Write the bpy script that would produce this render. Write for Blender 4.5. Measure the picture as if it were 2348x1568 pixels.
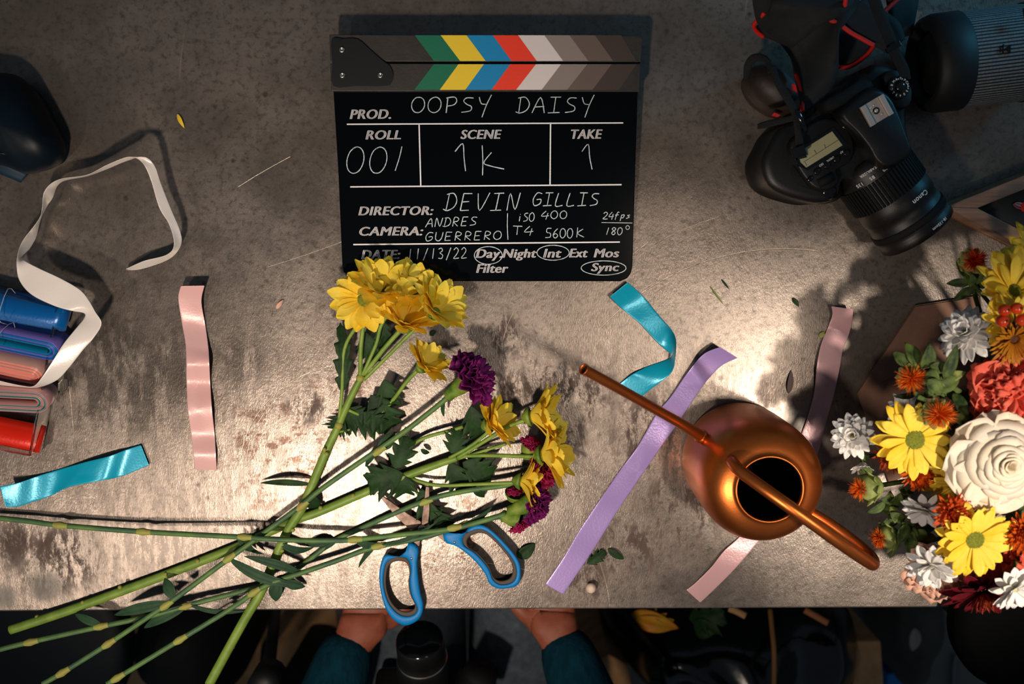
import bpy, math, random
from mathutils import Vector, Matrix, noise
R = random.Random(7)
PI = math.pi
for o in list(bpy.data.objects): bpy.data.objects.remove(o)
SC = bpy.context.scene
# ---------------------------------------------------------------- camera, light, exposure
T = 0.90            # table top above the floor
H = 0.964           # camera above the table top
TH = math.radians(6.3)
F = 35.0 / 36.0 * 2348
cd = bpy.data.cameras.new('camera'); cam = bpy.data.objects.new('camera', cd); SC.collection.objects.link(cam)
cd.lens = 35.0; cd.sensor_width = 36.0; cd.clip_start = 0.02
cam.location = (0, 0, T + H); cam.rotation_euler = (-TH, 0, 0)
cd.dof.use_dof = True; cd.dof.focus_distance = 0.95; cd.dof.aperture_fstop = 5.0
SC.camera = cam
W = bpy.data.worlds.new('world'); SC.world = W; W.use_nodes = True
W.node_tree.nodes['Background'].inputs[0].default_value = (0.62, 0.78, 1.0, 1)
W.node_tree.nodes['Background'].inputs[1].default_value = 0.09
SC.view_settings.view_transform = 'Standard'; SC.view_settings.look = 'None'
SC.view_settings.gamma = 1.0; SC.view_settings.use_curve_mapping = False
SC.view_settings.exposure = 0.06
SC.cycles.caustics_reflective = False
def spot(name, loc, aim, power, cone, blend, radius, col):
    l = bpy.data.lights.new(name, 'SPOT'); o = bpy.data.objects.new(name, l); SC.collection.objects.link(o)
    l.energy = power; l.spot_size = math.radians(cone); l.spot_blend = blend; l.shadow_soft_size = radius; l.color = col
    o.location = Vector(loc) + Vector((0, 0, T))
    d = Vector(aim) - Vector(loc)
    o.rotation_euler = d.to_track_quat('-Z', 'Y').to_euler()
WARM = (1.0, 0.84, 0.70)
spot('lamp_over_stems', (-0.27, -0.50, 0.95), (-0.15, -0.14, 0), 31, 74, 0.95, 0.035, WARM)
spot('lamp_over_can', (0.37, -0.21, 1.00), (0.05, -0.17, 0), 11, 34, 0.7, 0.035, WARM)
spot('lamp_left', (-0.80, -0.66, 1.00), (-0.42, -0.22, 0), 11.5, 66, 1.0, 0.04, WARM)
spot('added_bouquet_fill', (0.62, -0.36, 1.00), (0.425, -0.222, 0.10), 42, 28, 0.85, 0.03, (1.0, 0.86, 0.72))  # added fill light with no visible source, narrow cone to brighten the bouquet
spot('cool_side_light', (1.22, 0.72, 0.42), (0.41, 0.25, 0.03), 22, 25, 0.8, 0.12, (0.12, 0.62, 1.0))

# ---------------------------------------------------------------- geometry helpers
FW = Vector((0, -math.sin(TH), -math.cos(TH))); UP = Vector((0, math.cos(TH), -math.sin(TH))); RT = Vector((1, 0, 0))
CO = Vector((0, 0, T + H))
def ray(px, py): return FW + RT * ((px - 1174) / F) - UP * ((py - 784) / F)
def P(px, py, h=0.0):
    d = ray(px, py); return CO + d * ((T + h - CO.z) / d.z)
def M(h=0.0): return (H - h) / F          # metres per photo pixel at height h
WL = {}
def lin(c):
    if isinstance(c, str):
        c = [int(c[i:i+2], 16) / 255 for i in (0, 2, 4)]
        c = [x / 12.92 if x <= .04045 else ((x + .055) / 1.055) ** 2.4 for x in c]
    return (c[0], c[1], c[2], 1)
def tag(o, label, cat=None, group=None, kind=None):
    if label: o['label'] = label
    if cat: o['category'] = cat
    if group: o['group'] = group
    if kind: o['kind'] = kind
    return o
def thing(name, loc, label, cat, group=None):
    o = bpy.data.objects.new(name, None); SC.collection.objects.link(o)
    o.empty_display_size = 0.01
    o.location = loc; WL[o.name] = Vector(loc); tag(o, label, cat, group); return o
def mk(name, vf, mats, parent=None, smooth=True, fm=None, label=None, sol=0, sub=0, bev=0):
    v, f = vf
    v = [Vector(p) for p in v]
    if parent is not None: L = WL[parent.name]
    else:
        n = len(v); L = Vector((sum(p.x for p in v) / n, sum(p.y for p in v) / n, min(p.z for p in v)))
    me = bpy.data.meshes.new(name); me.from_pydata([p - L for p in v], [], f); me.update()
    if not isinstance(mats, (list, tuple)): mats = [mats]
    for m in mats: me.materials.append(m)
    if fm:
        for i, p in enumerate(me.polygons): p.material_index = fm[i]
    if smooth: me.polygons.foreach_set('use_smooth', [True] * len(me.polygons))
    o = bpy.data.objects.new(name, me); SC.collection.objects.link(o)
    if parent is not None: o.parent = parent
    else: o.location = L
    WL[o.name] = L
    if label: o['label'] = label
    if sol:
        md = o.modifiers.new('s', 'SOLIDIFY'); md.thickness = sol; md.offset = 0
    if bev:
        md = o.modifiers.new('b', 'BEVEL'); md.width = bev; md.segments = 3; md.limit_method = 'ANGLE'
    if sub:
        md = o.modifiers.new('u', 'SUBSURF'); md.levels = sub; md.render_levels = sub
    return o
def join(*vfs):
    V, Fs = [], []
    for v, f in vfs:
        n = len(V); V += list(v); Fs += [tuple(i + n for i in q) for q in f]
    return V, Fs
def cr(pts, n):                                   # Catmull-Rom through any-dimensional points
    out = []; k = len(pts)
    for i in range(k - 1):
        p0 = pts[max(i-1, 0)]; p1 = pts[i]; p2 = pts[i+1]; p3 = pts[min(i+2, k-1)]
        for j in range(n):
            t = j / n
            out.append(tuple(.5 * (2*b + (c-a)*t + (2*a-5*b+4*c-d)*t*t + (3*b-a-3*c+d)*t**3) for a, b, c, d in zip(p0, p1, p2, p3)))
    out.append(tuple(pts[-1])); return out
def tube(pts, rad, ns=8, n=6, cap=True, closed=False):
    q = [tuple(p) + ((rad[i] if isinstance(rad, (list, tuple)) else rad),) for i, p in enumerate(pts)]
    if n > 1: q = cr(q, n)
    P3 = [Vector(a[:3]) for a in q]; V = []; Fs = []
    t = (P3[1] - P3[0]).normalized(); u = t.orthogonal().normalized()
    for i, p in enumerate(P3):
        tt = (P3[min(i+1, len(P3)-1)] - P3[max(i-1, 0)])
        if tt.length > 1e-9: t = tt.normalized()
        u = (u - t * u.dot(t)).normalized(); w = t.cross(u)
        for k in range(ns):
            a = 2*PI*k/ns; V.append(p + (u*math.cos(a) + w*math.sin(a)) * q[i][3])
    for i in range(len(P3)-1):
        for k in range(ns):
            Fs.append((i*ns+k, i*ns+(k+1) % ns, (i+1)*ns+(k+1) % ns, (i+1)*ns+k))
    if cap:
        Fs.append(tuple(range(ns-1, -1, -1))); m = (len(P3)-1)*ns; Fs.append(tuple(m+k for k in range(ns)))
    return V, Fs
def frame(n, roll=0.0):
    n = Vector(n).normalized(); u = n.orthogonal().normalized(); w = n.cross(u)
    c, s = math.cos(roll), math.sin(roll)
    return u*c + w*s, w*c - u*s, n
def lathe(c, n, prof, ns=32, capb=False, capt=False):     # prof: (radius, height along n)
    u, w, n = frame(n); c = Vector(c); V = []; Fs = []
    for r, z in prof:
        for k in range(ns):
            a = 2*PI*k/ns; V.append(c + n*z + (u*math.cos(a) + w*math.sin(a))*r)
    for i in range(len(prof)-1):
        for k in range(ns):
            Fs.append((i*ns+k, i*ns+(k+1) % ns, (i+1)*ns+(k+1) % ns, (i+1)*ns+k))
    if capb: Fs.append(tuple(range(ns-1, -1, -1)))
    if capt: m = (len(prof)-1)*ns; Fs.append(tuple(m+k for k in range(ns)))
    return V, Fs
def ball(c, r, n=(0, 0, 1), sq=1.0, ns=16, nr=9):
    return lathe(c, n, [(max(r*math.sin(PI*i/nr), 1e-5), -r*sq*math.cos(PI*i/nr)) for i in range(nr+1)], ns)
def prism(out, z0, bot=None):                      # out: world points (top ring) dropped to height z0
    n = len(out); V = list(out) + [Vector((p.x, p.y, T + z0)) for p in (bot or out)]
    Fs = [tuple(range(n)), tuple(range(2*n-1, n-1, -1))] + [(i, i+n, (i+1) % n + n, (i+1) % n) for i in range(n)]
    a = sum(out[i].x*out[(i+1) % n].y - out[(i+1) % n].x*out[i].y for i in range(n))
    if a < 0: Fs = [tuple(reversed(f)) for f in Fs]
    return V, Fs
def box(c, X, Y, Z, sx, sy, sz):                   # centred box along three axes
    c = Vector(c); X, Y, Z = [Vector(a).normalized() for a in (X, Y, Z)]
    V = [c + X*sx/2*a + Y*sy/2*b + Z*sz/2*d for a in (-1, 1) for b in (-1, 1) for d in (-1, 1)]
    return V, [(0, 1, 3, 2), (4, 6, 7, 5), (0, 4, 5, 1), (2, 3, 7, 6), (0, 2, 6, 4), (1, 5, 7, 3)]
def pxs(lst, h, k=1.0, ox=0, oy=0): return [P(x/k+ox, y/k+oy, h) for x, y in lst]
def smoothpoly(l, n=4):
    k = len(l); e = [l[(i-1) % k] for i in range(k+3)]; out = []
    for i in range(1, k+1):
        p0, p1, p2, p3 = e[i-1], e[i], e[(i+1)], e[(i+2)]
        for j in range(n):
            t = j/n; out.append(tuple(.5*(2*b+(c-a)*t+(2*a-5*b+4*c-d)*t*t+(3*b-a-3*c+d)*t**3) for a, b, c, d in zip(p0, p1, p2, p3)))
    return out
def puff(outl, h0, hh, rings=8, p=2.4, zb=.001, noise_a=0, nf=14):      # a swollen body over an outline (px at height h0)
    o = smoothpoly(outl, 4); n = len(o); base = [P(x, y, h0) for x, y in o]
    c = sum(base, Vector()) / n; V = []; Fs = []
    V += [Vector((b.x, b.y, T + zb)).lerp(Vector((c.x, c.y, T+zb)), .12) for b in base]
    for i in range(rings + 1):
        t = i / rings; s = (1 - t**p) ** (1/p) if t < 1 else 0.02
        z = h0 + (hh - h0) * t
        s = max(s, .02)
        for b in base:
            q = c.lerp(b, s); nz = noise.noise(q*nf) * noise_a * min(1, t*1.5)
            V.append(Vector((q.x, q.y, T + z + nz)))
    for i in range(rings + 1):
        for k in range(n): Fs.append((i*n+k, i*n+(k+1) % n, (i+1)*n+(k+1) % n, (i+1)*n+k))
    Fs.append(tuple(range(n))); Fs.append(tuple((rings+1)*n+k for k in range(n)))
    a = sum(base[i].x*base[(i+1) % n].y - base[(i+1) % n].x*base[i].y for i in range(n))
    if a > 0: Fs = [tuple(f) for f in Fs]
    else: Fs = [tuple(reversed(f)) for f in Fs]
    return V, Fs
def strip(pairs, n=8, m=4, ray_wave=None):         # pairs: (ax,ay,ah, bx,by,bh) photo px and heights -> surface grid
    q = cr(pairs, n); V = []; Fs = []
    for i, a in enumerate(q):
        A = P(a[0], a[1], a[2]); B = P(a[3], a[4], a[5])
        for j in range(m+1):
            p = A.lerp(B, j/m)
            if ray_wave: p = p + Vector((0, 0, ray_wave(i/len(q), j/m)))
            V.append(p)
    for i in range(len(q)-1):
        for j in range(m): Fs.append((i*(m+1)+j, i*(m+1)+j+1, (i+1)*(m+1)+j+1, (i+1)*(m+1)+j))
    return V, Fs

# ---------------------------------------------------------------- materials
def nt(m):
    m.use_nodes = True; t = m.node_tree; return t, t.nodes['Principled BSDF']
def N(t, kind, **kw):
    n = t.nodes.new(kind)
    for k, v in kw.items():
        if k.startswith('i_'):
            key = k[2:]; key = int(key) if key.isdigit() else key.replace('_', ' ')
            n.inputs[key].default_value = v
        else: setattr(n, k, v)
    return n
def mat(name, c1, c2=None, sc=20, rough=.5, metal=0, bump=0, bsc=200, spec=.5, coat=0, sheen=0, trans=0, sss=0, stretch=None, ior=1.45, c3=None, lo=.35, hi=.65, emis=None):
    m = bpy.data.materials.new(name); t, b = nt(m); L = t.links
    b.inputs['Base Color'].default_value = lin(c1); b.inputs['Roughness'].default_value = rough; b.inputs['Metallic'].default_value = metal
    b.inputs['Specular IOR Level'].default_value = spec; b.inputs['Coat Weight'].default_value = coat; b.inputs['Coat Roughness'].default_value = .1
    b.inputs['Sheen Weight'].default_value = sheen; b.inputs['Transmission Weight'].default_value = trans; b.inputs['IOR'].default_value = ior
    if sss: b.inputs['Subsurface Weight'].default_value = sss; b.inputs['Subsurface Radius'].default_value = (.01, .006, .003); b.inputs['Subsurface Scale'].default_value = .3
    co = N(t, 'ShaderNodeTexCoord'); src = co.outputs['Object']
    if stretch:
        mp = N(t, 'ShaderNodeMapping'); mp.inputs['Scale'].default_value = stretch; L.new(src, mp.inputs[0]); src = mp.outputs[0]
    if c2 is not None:
        n = N(t, 'ShaderNodeTexNoise', i_Scale=sc, i_Detail=6.0, i_Roughness=.6); L.new(src, n.inputs['Vector'])
        r = N(t, 'ShaderNodeValToRGB'); r.color_ramp.elements[0].position = lo; r.color_ramp.elements[1].position = hi
        r.color_ramp.elements[0].color = lin(c1); r.color_ramp.elements[1].color = lin(c2)
        L.new(n.outputs['Fac'], r.inputs[0]); L.new(r.outputs[0], b.inputs['Base Color'])
    if bump:
        n = N(t, 'ShaderNodeTexNoise', i_Scale=bsc, i_Detail=3.0); L.new(src, n.inputs['Vector'])
        bp = N(t, 'ShaderNodeBump', i_Strength=bump, i_Distance=.001); L.new(n.outputs['Fac'], bp.inputs['Height']); L.new(bp.outputs[0], b.inputs['Normal'])
    return m
def satin(name, c, c2=None):
    m = mat(name, c, c2 or c, sc=30, rough=.29, spec=.6, sheen=.2, bump=.12, bsc=500, stretch=(1, 1, 1))
    b = m.node_tree.nodes['Principled BSDF']; b.inputs['Sheen Roughness'].default_value = .35
    b.inputs['Anisotropic'].default_value = .5; b.inputs['Metallic'].default_value = .15
    return m
# ---------------------------------------------------------------- table and floor
def table_material():
    m = bpy.data.materials.new('worn_steel'); t, b = nt(m); L = t.links
    co = N(t, 'ShaderNodeTexCoord').outputs['Object']
    def noi(sc, det=5, rough=.6, stretch=None, dist=0):
        src = co
        if stretch:
            mp = N(t, 'ShaderNodeMapping'); mp.inputs['Scale'].default_value = stretch; L.new(co, mp.inputs[0]); src = mp.outputs[0]
        n = N(t, 'ShaderNodeTexNoise', i_Scale=sc, i_Detail=float(det), i_Roughness=rough, i_Distortion=float(dist)); L.new(src, n.inputs['Vector']); return n.outputs['Fac']
    def rng(x, a, c, o0=0., o1=1.):
        n = N(t, 'ShaderNodeMapRange', interpolation_type='SMOOTHSTEP'); L.new(x, n.inputs[0])
        for i, v in zip((1, 2, 3, 4), (a, c, o0, o1)): n.inputs[i].default_value = v
        return n.outputs[0]
    def mth(op, x, y=None):
        n = N(t, 'ShaderNodeMath', operation=op)
        for i, v in enumerate((x, y)):
            if v is None: continue
            if isinstance(v, (int, float)): n.inputs[i].default_value = v
            else: L.new(v, n.inputs[i])
        return n.outputs[0]
    def dist(px=None, py=None, w=None, warp=None):
        w = w or P(px, py, 0); n = N(t, 'ShaderNodeVectorMath', operation='DISTANCE'); L.new(co, n.inputs[0]); n.inputs[1].default_value = w; return n.outputs['Value']
    warp = noi(22, 4)
    def blob(px, py, r):
        d = mth('ADD', dist(px, py), mth('MULTIPLY', mth('SUBTRACT', warp, .5), r*M()*.9))
        return rng(d, r*M()*1.15, r*M()*.25)
    def mx(f, a, c):
        n = N(t, 'ShaderNodeMix', data_type='RGBA')
        if isinstance(f, (int, float)): n.inputs[0].default_value = f
        else: L.new(f, n.inputs[0])
        for i, v in ((6, a), (7, c)):
            if isinstance(v, tuple): n.inputs[i].default_value = v
            else: L.new(v, n.inputs[i])
        return n.outputs[2]
    col = mx(rng(noi(7, 6, .65), .35, .68), lin('70665d'), lin('8b8076'))
    col = mx(rng(noi(160, 4, .7), .45, .72), col, lin('5f564e'))
    col = mx(mth('MULTIPLY', rng(noi(130, 8, .85, (1.3, 1, 1)), .56, .70), .38), col, lin('3d3731'))
    # brushed streaks down the sheet where the coating has gone
    streak = noi(34, 8, .8, (4.5, 1.0, 1))
    lower = rng(mth('ADD', N_y(t, L, co), mth('MULTIPLY', mth('SUBTRACT', noi(6, 5), .5), .16)), -.06, -.16)
    worn = mth('MULTIPLY', lower, rng(streak, .44, .56))
    col = mx(mth('MULTIPLY', worn, .30), col, lin('a3958a'))
    # dark wet-looking stain with ragged lower edge
    rag = rng(noi(26, 7, .75, (3, .8, 1)), .40, .53)
    def many(lst):
        r = None
        for a in lst: r = blob(*a) if r is None else mth('MAXIMUM', r, blob(*a))
        return r
    dark = mth('MULTIPLY', many([(260, 810, 110), (380, 860, 120), (200, 900, 130), (560, 830, 90), (330, 930, 120)]), rag)
    col = mx(mth('MULTIPLY', dark, .72), col, lin('38322c'))
    # brown rust
    rn = rng(noi(38, 7, .8, (2.0, .8, 1), .3), .45, .57)
    rust = mth('MULTIPLY', many([(1330, 900, 110), (1240, 880, 80), (1160, 770, 70), (770, 720, 60), (860, 960, 70), (700, 930, 60), (1480, 1000, 130), (1560, 1170, 150), (1440, 1260, 120), (1330, 1330, 110), (1150, 900, 90), (800, 720, 50), (130, 1270, 120), (1290, 1010, 80), (40, 1240, 80)]), rn)
    col = mx(mth('MULTIPLY', rust, .85), col, lin('3c2317'))
    fine = mth('MULTIPLY', many([(650, 1030, 210), (800, 950, 170), (1000, 1230, 200)]), rng(noi(75, 6, .75), .51, .60))
    col = mx(mth('MULTIPLY', fine, .8), col, lin('482a1b'))
    # small dark flecks and drips
    vo = N(t, 'ShaderNodeTexVoronoi', i_Scale=42.0); L.new(co, vo.inputs['Vector'])
    fleck = mth('MULTIPLY', rng(vo.outputs['Distance'], .16, .06), rng(noi(9, 3), .46, .60))
    col = mx(mth('MULTIPLY', fleck, .6), col, lin('2b2520'))
    # dull pale patches where something was stuck
    dull = many([(105, 1345, 42), (10, 1370, 34), (1850, 950, 60)])
    col = mx(mth('MULTIPLY', dull, .5), col, lin('7f7b72'))
    # scratches: long arcs and short strokes
    def arc(a, bb, c, wpx, reach):
        A, B, C = P(*a), P(*bb), P(*c)
        d = 2*(A.x*(B.y-C.y)+B.x*(C.y-A.y)+C.x*(A.y-B.y))
        a2, b2, c2 = A.xy.length_squared, B.xy.length_squared, C.xy.length_squared
        ux = (a2*(B.y-C.y)+b2*(C.y-A.y)+c2*(A.y-B.y))/d; uy = (a2*(C.x-B.x)+b2*(A.x-C.x)+c2*(B.x-A.x))/d
        r = math.hypot(A.x-ux, A.y-uy)
        dd = mth('ABSOLUTE', mth('SUBTRACT', dist(w=Vector((ux, uy, T))), r))
        return mth('MULTIPLY', rng(dd, wpx*M(), wpx*M()*.3), rng(dist(*bb), reach*M()*1.05, reach*M()*.8))
    sc = None
    for g in [((1410, 720), (1600, 605), (1870, 575), 1.6, 270), ((1500, 560), (1570, 525), (1640, 500), 1.2, 80), ((545, 430), (605, 393), (665, 360), 1.0, 70),
              ((548, 1080), (590, 950), (760, 840), 1.3, 210), ((565, 1060), (620, 930), (740, 860), 1.0, 150),
              ((1420, 620), (1450, 585), (1480, 560), 1.4, 46), ((590, 620), (700, 585), (770, 560), .9, 90),
              ((1240, 640), (1175, 720), (1150, 860), .9, 120), ((930, 1320), (1080, 1290), (1220, 1310), .9, 140)]:
        s = arc(*g); sc = s if sc is None else mth('MAXIMUM', sc, s)
    w1 = N(t, 'ShaderNodeTexWave', i_Scale=3.1, i_Distortion=26.0, i_Detail=1.0); w1.inputs['Detail Scale'].default_value = .35; L.new(co, w1.inputs['Vector'])
    hair = mth('MULTIPLY', rng(w1.outputs['Fac'], .9992, .99995), rng(noi(7, 2), .56, .64))
    sc2 = mth('MAXIMUM', mth('MULTIPLY', sc, rng(noi(50, 3), .3, .5)), mth('MULTIPLY', hair, .3))
    col = mx(mth('MULTIPLY', sc2, .8), col, lin('c6b6a2'))
    L.new(col, b.inputs['Base Color'])
    met = mth('MULTIPLY', mth('ADD', .62, mth('MULTIPLY', worn, .12)), mth('SUBTRACT', 1.0, mth('MULTIPLY', mth('MAXIMUM', rust, dull), .8)))
    L.new(met, b.inputs['Metallic'])
    ro = mth('ADD', rng(noi(14, 6, .7), .3, .7, .27, .36), mth('ADD', mth('MULTIPLY', rust, .35), mth('MULTIPLY', dull, .2)))
    L.new(mth('SUBTRACT', ro, mth('MULTIPLY', worn, .03)), b.inputs['Roughness'])
    hgt = mth('ADD', noi(300, 3, .7, (2.5, 1, 1)), mth('ADD', mth('MULTIPLY', noi(45, 5), 1.2), mth('MULTIPLY', sc2, -1.5)))
    bp = N(t, 'ShaderNodeBump', i_Strength=.35, i_Distance=.0006); L.new(hgt, bp.inputs['Height']); L.new(bp.outputs[0], b.inputs['Normal'])
    return m
def N_y(t, L, co):
    s = N(t, 'ShaderNodeSeparateXYZ'); L.new(co, s.inputs[0]); return s.outputs['Y']
MT = table_material()
black_metal = mat('black_metal', '0b0c0d', rough=.5)
tb = thing('work_table', (0, 0, 0), 'worn grey steel work table carrying the clapperboard and the flowers', 'table')
eL, eR = P(0, 1402), P(2348, 1392)
def ey(x): return eL.y + (eR.y-eL.y)*(x-eL.x)/(eR.x-eL.x)
tp = [Vector((-1.0, ey(-1.0), T)), Vector((1.0, ey(1.0), T)), Vector((1.0, .75, T)), Vector((-1.0, .75, T))]
mk('tabletop', prism(tp, -.032), MT, tb, smooth=False, bev=.0018)
for x in (-.93, .93):
    for y in (-.30, .68): mk('leg', box((x, y, (T-.034)/2), (1, 0, 0), (0, 1, 0), (0, 0, 1), .05, .05, T-.034), black_metal, tb, smooth=False, bev=.003)
mk('lower_rail', box((0, .68, .25), (1, 0, 0), (0, 1, 0), (0, 0, 1), 1.82, .03, .04), black_metal, tb, smooth=False)
fl = mk('floor', ([(-30, -30, 0), (30, -30, 0), (30, 30, 0), (-30, 30, 0)], [(0, 1, 2, 3)]), mat('concrete', '55534e', '6e6b64', sc=3, rough=.7, bump=.3, bsc=60), smooth=False)
tag(fl, 'dark grey concrete floor', None, None, 'structure')

# ---------------------------------------------------------------- clapperboard
BY0, BY1 = P(1100, 640, .004).y, P(1100, 80, .022).y
def bz(y, off=0): return .006 + (y-BY0)/(BY1-BY0)*.020 + off
def PB(x, y, off=0.0):                      # x, y in photo px; a point on the slightly tilted board
    d = ray(x, y); k = .020/(BY1-BY0)       # z = T + .006 + off + k*(y-BY0)
    s = (T + .006 + off - k*BY0 - CO.z) / (d.z - k*d.y); return CO + d*s
ZK, ZX, ZY = 760/1954, 740, 50
def Z(x, y, off=0.0): return PB(x*ZK+ZX, y*ZK+ZY, off)
cb = thing('clapperboard', P(1110, 380), 'black film clapperboard with coloured chevron sticks and chalk writing', 'clapperboard')
m_slate = mat('black_slate', '020405', rough=.12, spec=.25)
m_stick = mat('stick_black', '26221e', '2e2a25', sc=80, rough=.5, bump=.1, bsc=400)
def slab(pts, o_top, o_bot):
    n = len(pts); V = [Z(x, y, o_top) for x, y in pts]
    Nn = (Z(1000, 0) - Z(0, 0)).cross(Z(0, 1000) - Z(0, 0)).normalized(); Nn = Nn if Nn.z < 0 else -Nn
    V += [v + Nn*(o_top-o_bot) for v in V[:n]]
    Fs = [tuple(range(n)), tuple(range(2*n-1, n-1, -1))] + [(i, i+n, (i+1) % n+n, (i+1) % n) for i in range(n)]
    a = sum(V[i].x*V[(i+1) % n].y - V[(i+1) % n].x*V[i].y for i in range(n))
    if a < 0: Fs = [tuple(reversed(f)) for f in Fs]
    return V, Fs
mk('slate', slab([(62, 400), (1858, 400), (1842, 900), (1826, 1440), (1818, 1480), (1795, 1512), (1755, 1530), (900, 1530), (190, 1528), (150, 1512), (124, 1480), (115, 1440), (92, 900)], 0, -.004), m_slate, cb, smooth=False, bev=.0008)
us = [(38, 75), (1855, 82), (1875, 92), (1884, 112), (1876, 237), (45, 234)]
ls = [(43, 246), (1873, 248), (1868, 412), (50, 408)]
mk('hinged_stick', slab(us, .009, -.0035), m_stick, cb, smooth=False, bev=.0006)
mk('fixed_stick', slab(ls, .009, -.0035), m_stick, cb, smooth=False, bev=.0006)
mk('divider_ridge', slab([(385, 238), (1874, 238), (1873, 245), (385, 245)], .0085, 0), m_slate, cb, smooth=False)
cols = ['0c6b4c', 'efcb2e', '0b84b8', 'ef3d22', 'dccfc8', '8b7d74', '66564c', '42352e']
mc = [mat('stripe_' + str(i), c, rough=.45, bump=.08, bsc=500) for i, c in enumerate(cols)]
tx = [543, 695, 848, 1003, 1152, 1307, 1455, 1605, 1760]; bx = [655, 810, 960, 1113, 1262, 1417, 1565, 1712, 1850]
t2 = [655, 800, 950, 1105, 1257, 1405, 1560, 1703, 1850]; b2 = [540, 690, 840, 995, 1140, 1290, 1440, 1590, 1745]
for i in range(8):
    q1 = slab([(tx[i], 79), (tx[i+1], 79.5), (bx[i+1], 231), (bx[i], 231)], .0093, .0088)
    q2 = slab([(t2[i], 250), (t2[i+1], 250), (b2[i+1], 401), (b2[i], 401)], .0093, .0088)
    mk('coloured_stripe', join(q1, q2), mc[i], cb, smooth=False, label=['green', 'yellow', 'blue', 'red', 'white', 'grey', 'brown grey', 'dark brown'][i] + ' chevron stripe on both sticks')
mk('hinge_plate', slab(smoothpoly([(52, 104), (120, 100), (205, 102), (280, 165), (345, 222), (396, 262), (415, 312), (405, 355), (370, 378), (200, 378), (62, 378), (56, 240)], 3), .0108, .0088), mat('hinge_black', '04070a', rough=.4), cb, smooth=False)
m_steel = mat('bright_steel', 'c9beb0', rough=.28, metal=1)
for x, y in ((113, 165), (116, 315), (340, 315)):
    c = Z(x, y, .0108); nz = (0, 0, 1); r = 17*ZK*M()
    s = mk('screw', lathe(c, nz, [(r, -.001), (r, .0006), (r*.8, .0013), (r*.45, .0015), (r*.40, .0008), (1e-5, .0007)], 20), m_steel, cb)
m_print = mat('white_print', 'e6e2e2', rough=.6)
m_chalk = mat('chalk', 'd0dadb', 'a9b5b7', sc=300, rough=.9)
def text_vf(s, bold=.0, shear=.22):
    cu = bpy.data.curves.new('t', 'FONT'); cu.body = s; cu.size = 1; cu.offset = bold; cu.shear = shear; cu.resolution_u = 5; cu.space_character = 1.08
    o = bpy.data.objects.new('t', cu); SC.collection.objects.link(o); bpy.context.view_layer.update()
    dg = bpy.context.evaluated_depsgraph_get(); me = bpy.data.meshes.new_from_object(o.evaluated_get(dg))
    v = [(p.co.x, p.co.y) for p in me.vertices]; f = [tuple(p.vertices) for p in me.polygons]
    bpy.data.objects.remove(o); bpy.data.meshes.remove(me); bpy.data.curves.remove(cu); return v, f
_v, _ = text_vf('H'); CAP = max(p[1] for p in _v)
def ptext(s, x0, yb, x1, cap, slope=-.005, put=None, **kw):
    v, f = text_vf(s, **kw); a = min(p[0] for p in v); b = max(p[0] for p in v); k = (x1-x0)/(b-a)
    put = put or (lambda X, Y: Z(X, Y, .00035))
    return join(*[([put(x0+(p[0]-a)*k+dx, yb - p[1]/CAP*cap + slope*(p[0]-a)*k + dy) for p in v], f) for dx, dy in ((-3, 0), (-1.5, .7), (0, -.7), (1.5, .7), (3, 0))])
jobs = [('PROD.', 162, 572, 400, 54), ('ROLL', 255, 693, 458, 52), ('SCENE', 815, 690, 1052, 52), ('TAKE', 1467, 689, 1647, 53), ('DIRECTOR:', 213, 1140, 650, 50),
        ('CAMERA:', 218, 1260, 590, 50), ('DATE:', 230, 1398, 455, 52), ('Day.', 905, 1391, 1055, 50), ('Night', 1062, 1390, 1258, 50), ('Int', 1302, 1389, 1405, 50),
        ('Ext', 1455, 1388, 1560, 50), ('Mos', 1600, 1388, 1745, 50), ('Filter', 907, 1479, 1092, 50), ('Sync', 1585, 1469, 1745, 46)]
parts = [ptext(*j) for j in jobs]
def flat(x0, y0, x1, y1, w):
    d = Vector((x1-x0, y1-y0)).normalized(); n = Vector((-d.y, d.x))*w/2
    return [Z(x0+n.x, y0+n.y, .00035), Z(x1+n.x, y1+n.y, .00035), Z(x1-n.x, y1-n.y, .00035), Z(x0-n.x, y0-n.y, .00035)], [(3, 2, 1, 0)]
for l in ((142, 604, 1772, 596, 8), (162, 973, 1762, 960, 8), (180, 1313, 1752, 1298, 8), (568, 604, 578, 965, 8), (1343, 600, 1340, 960, 8)): parts.append(flat(*l))
mk('printed_lettering', join(*parts), m_print, cb, smooth=False)
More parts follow.
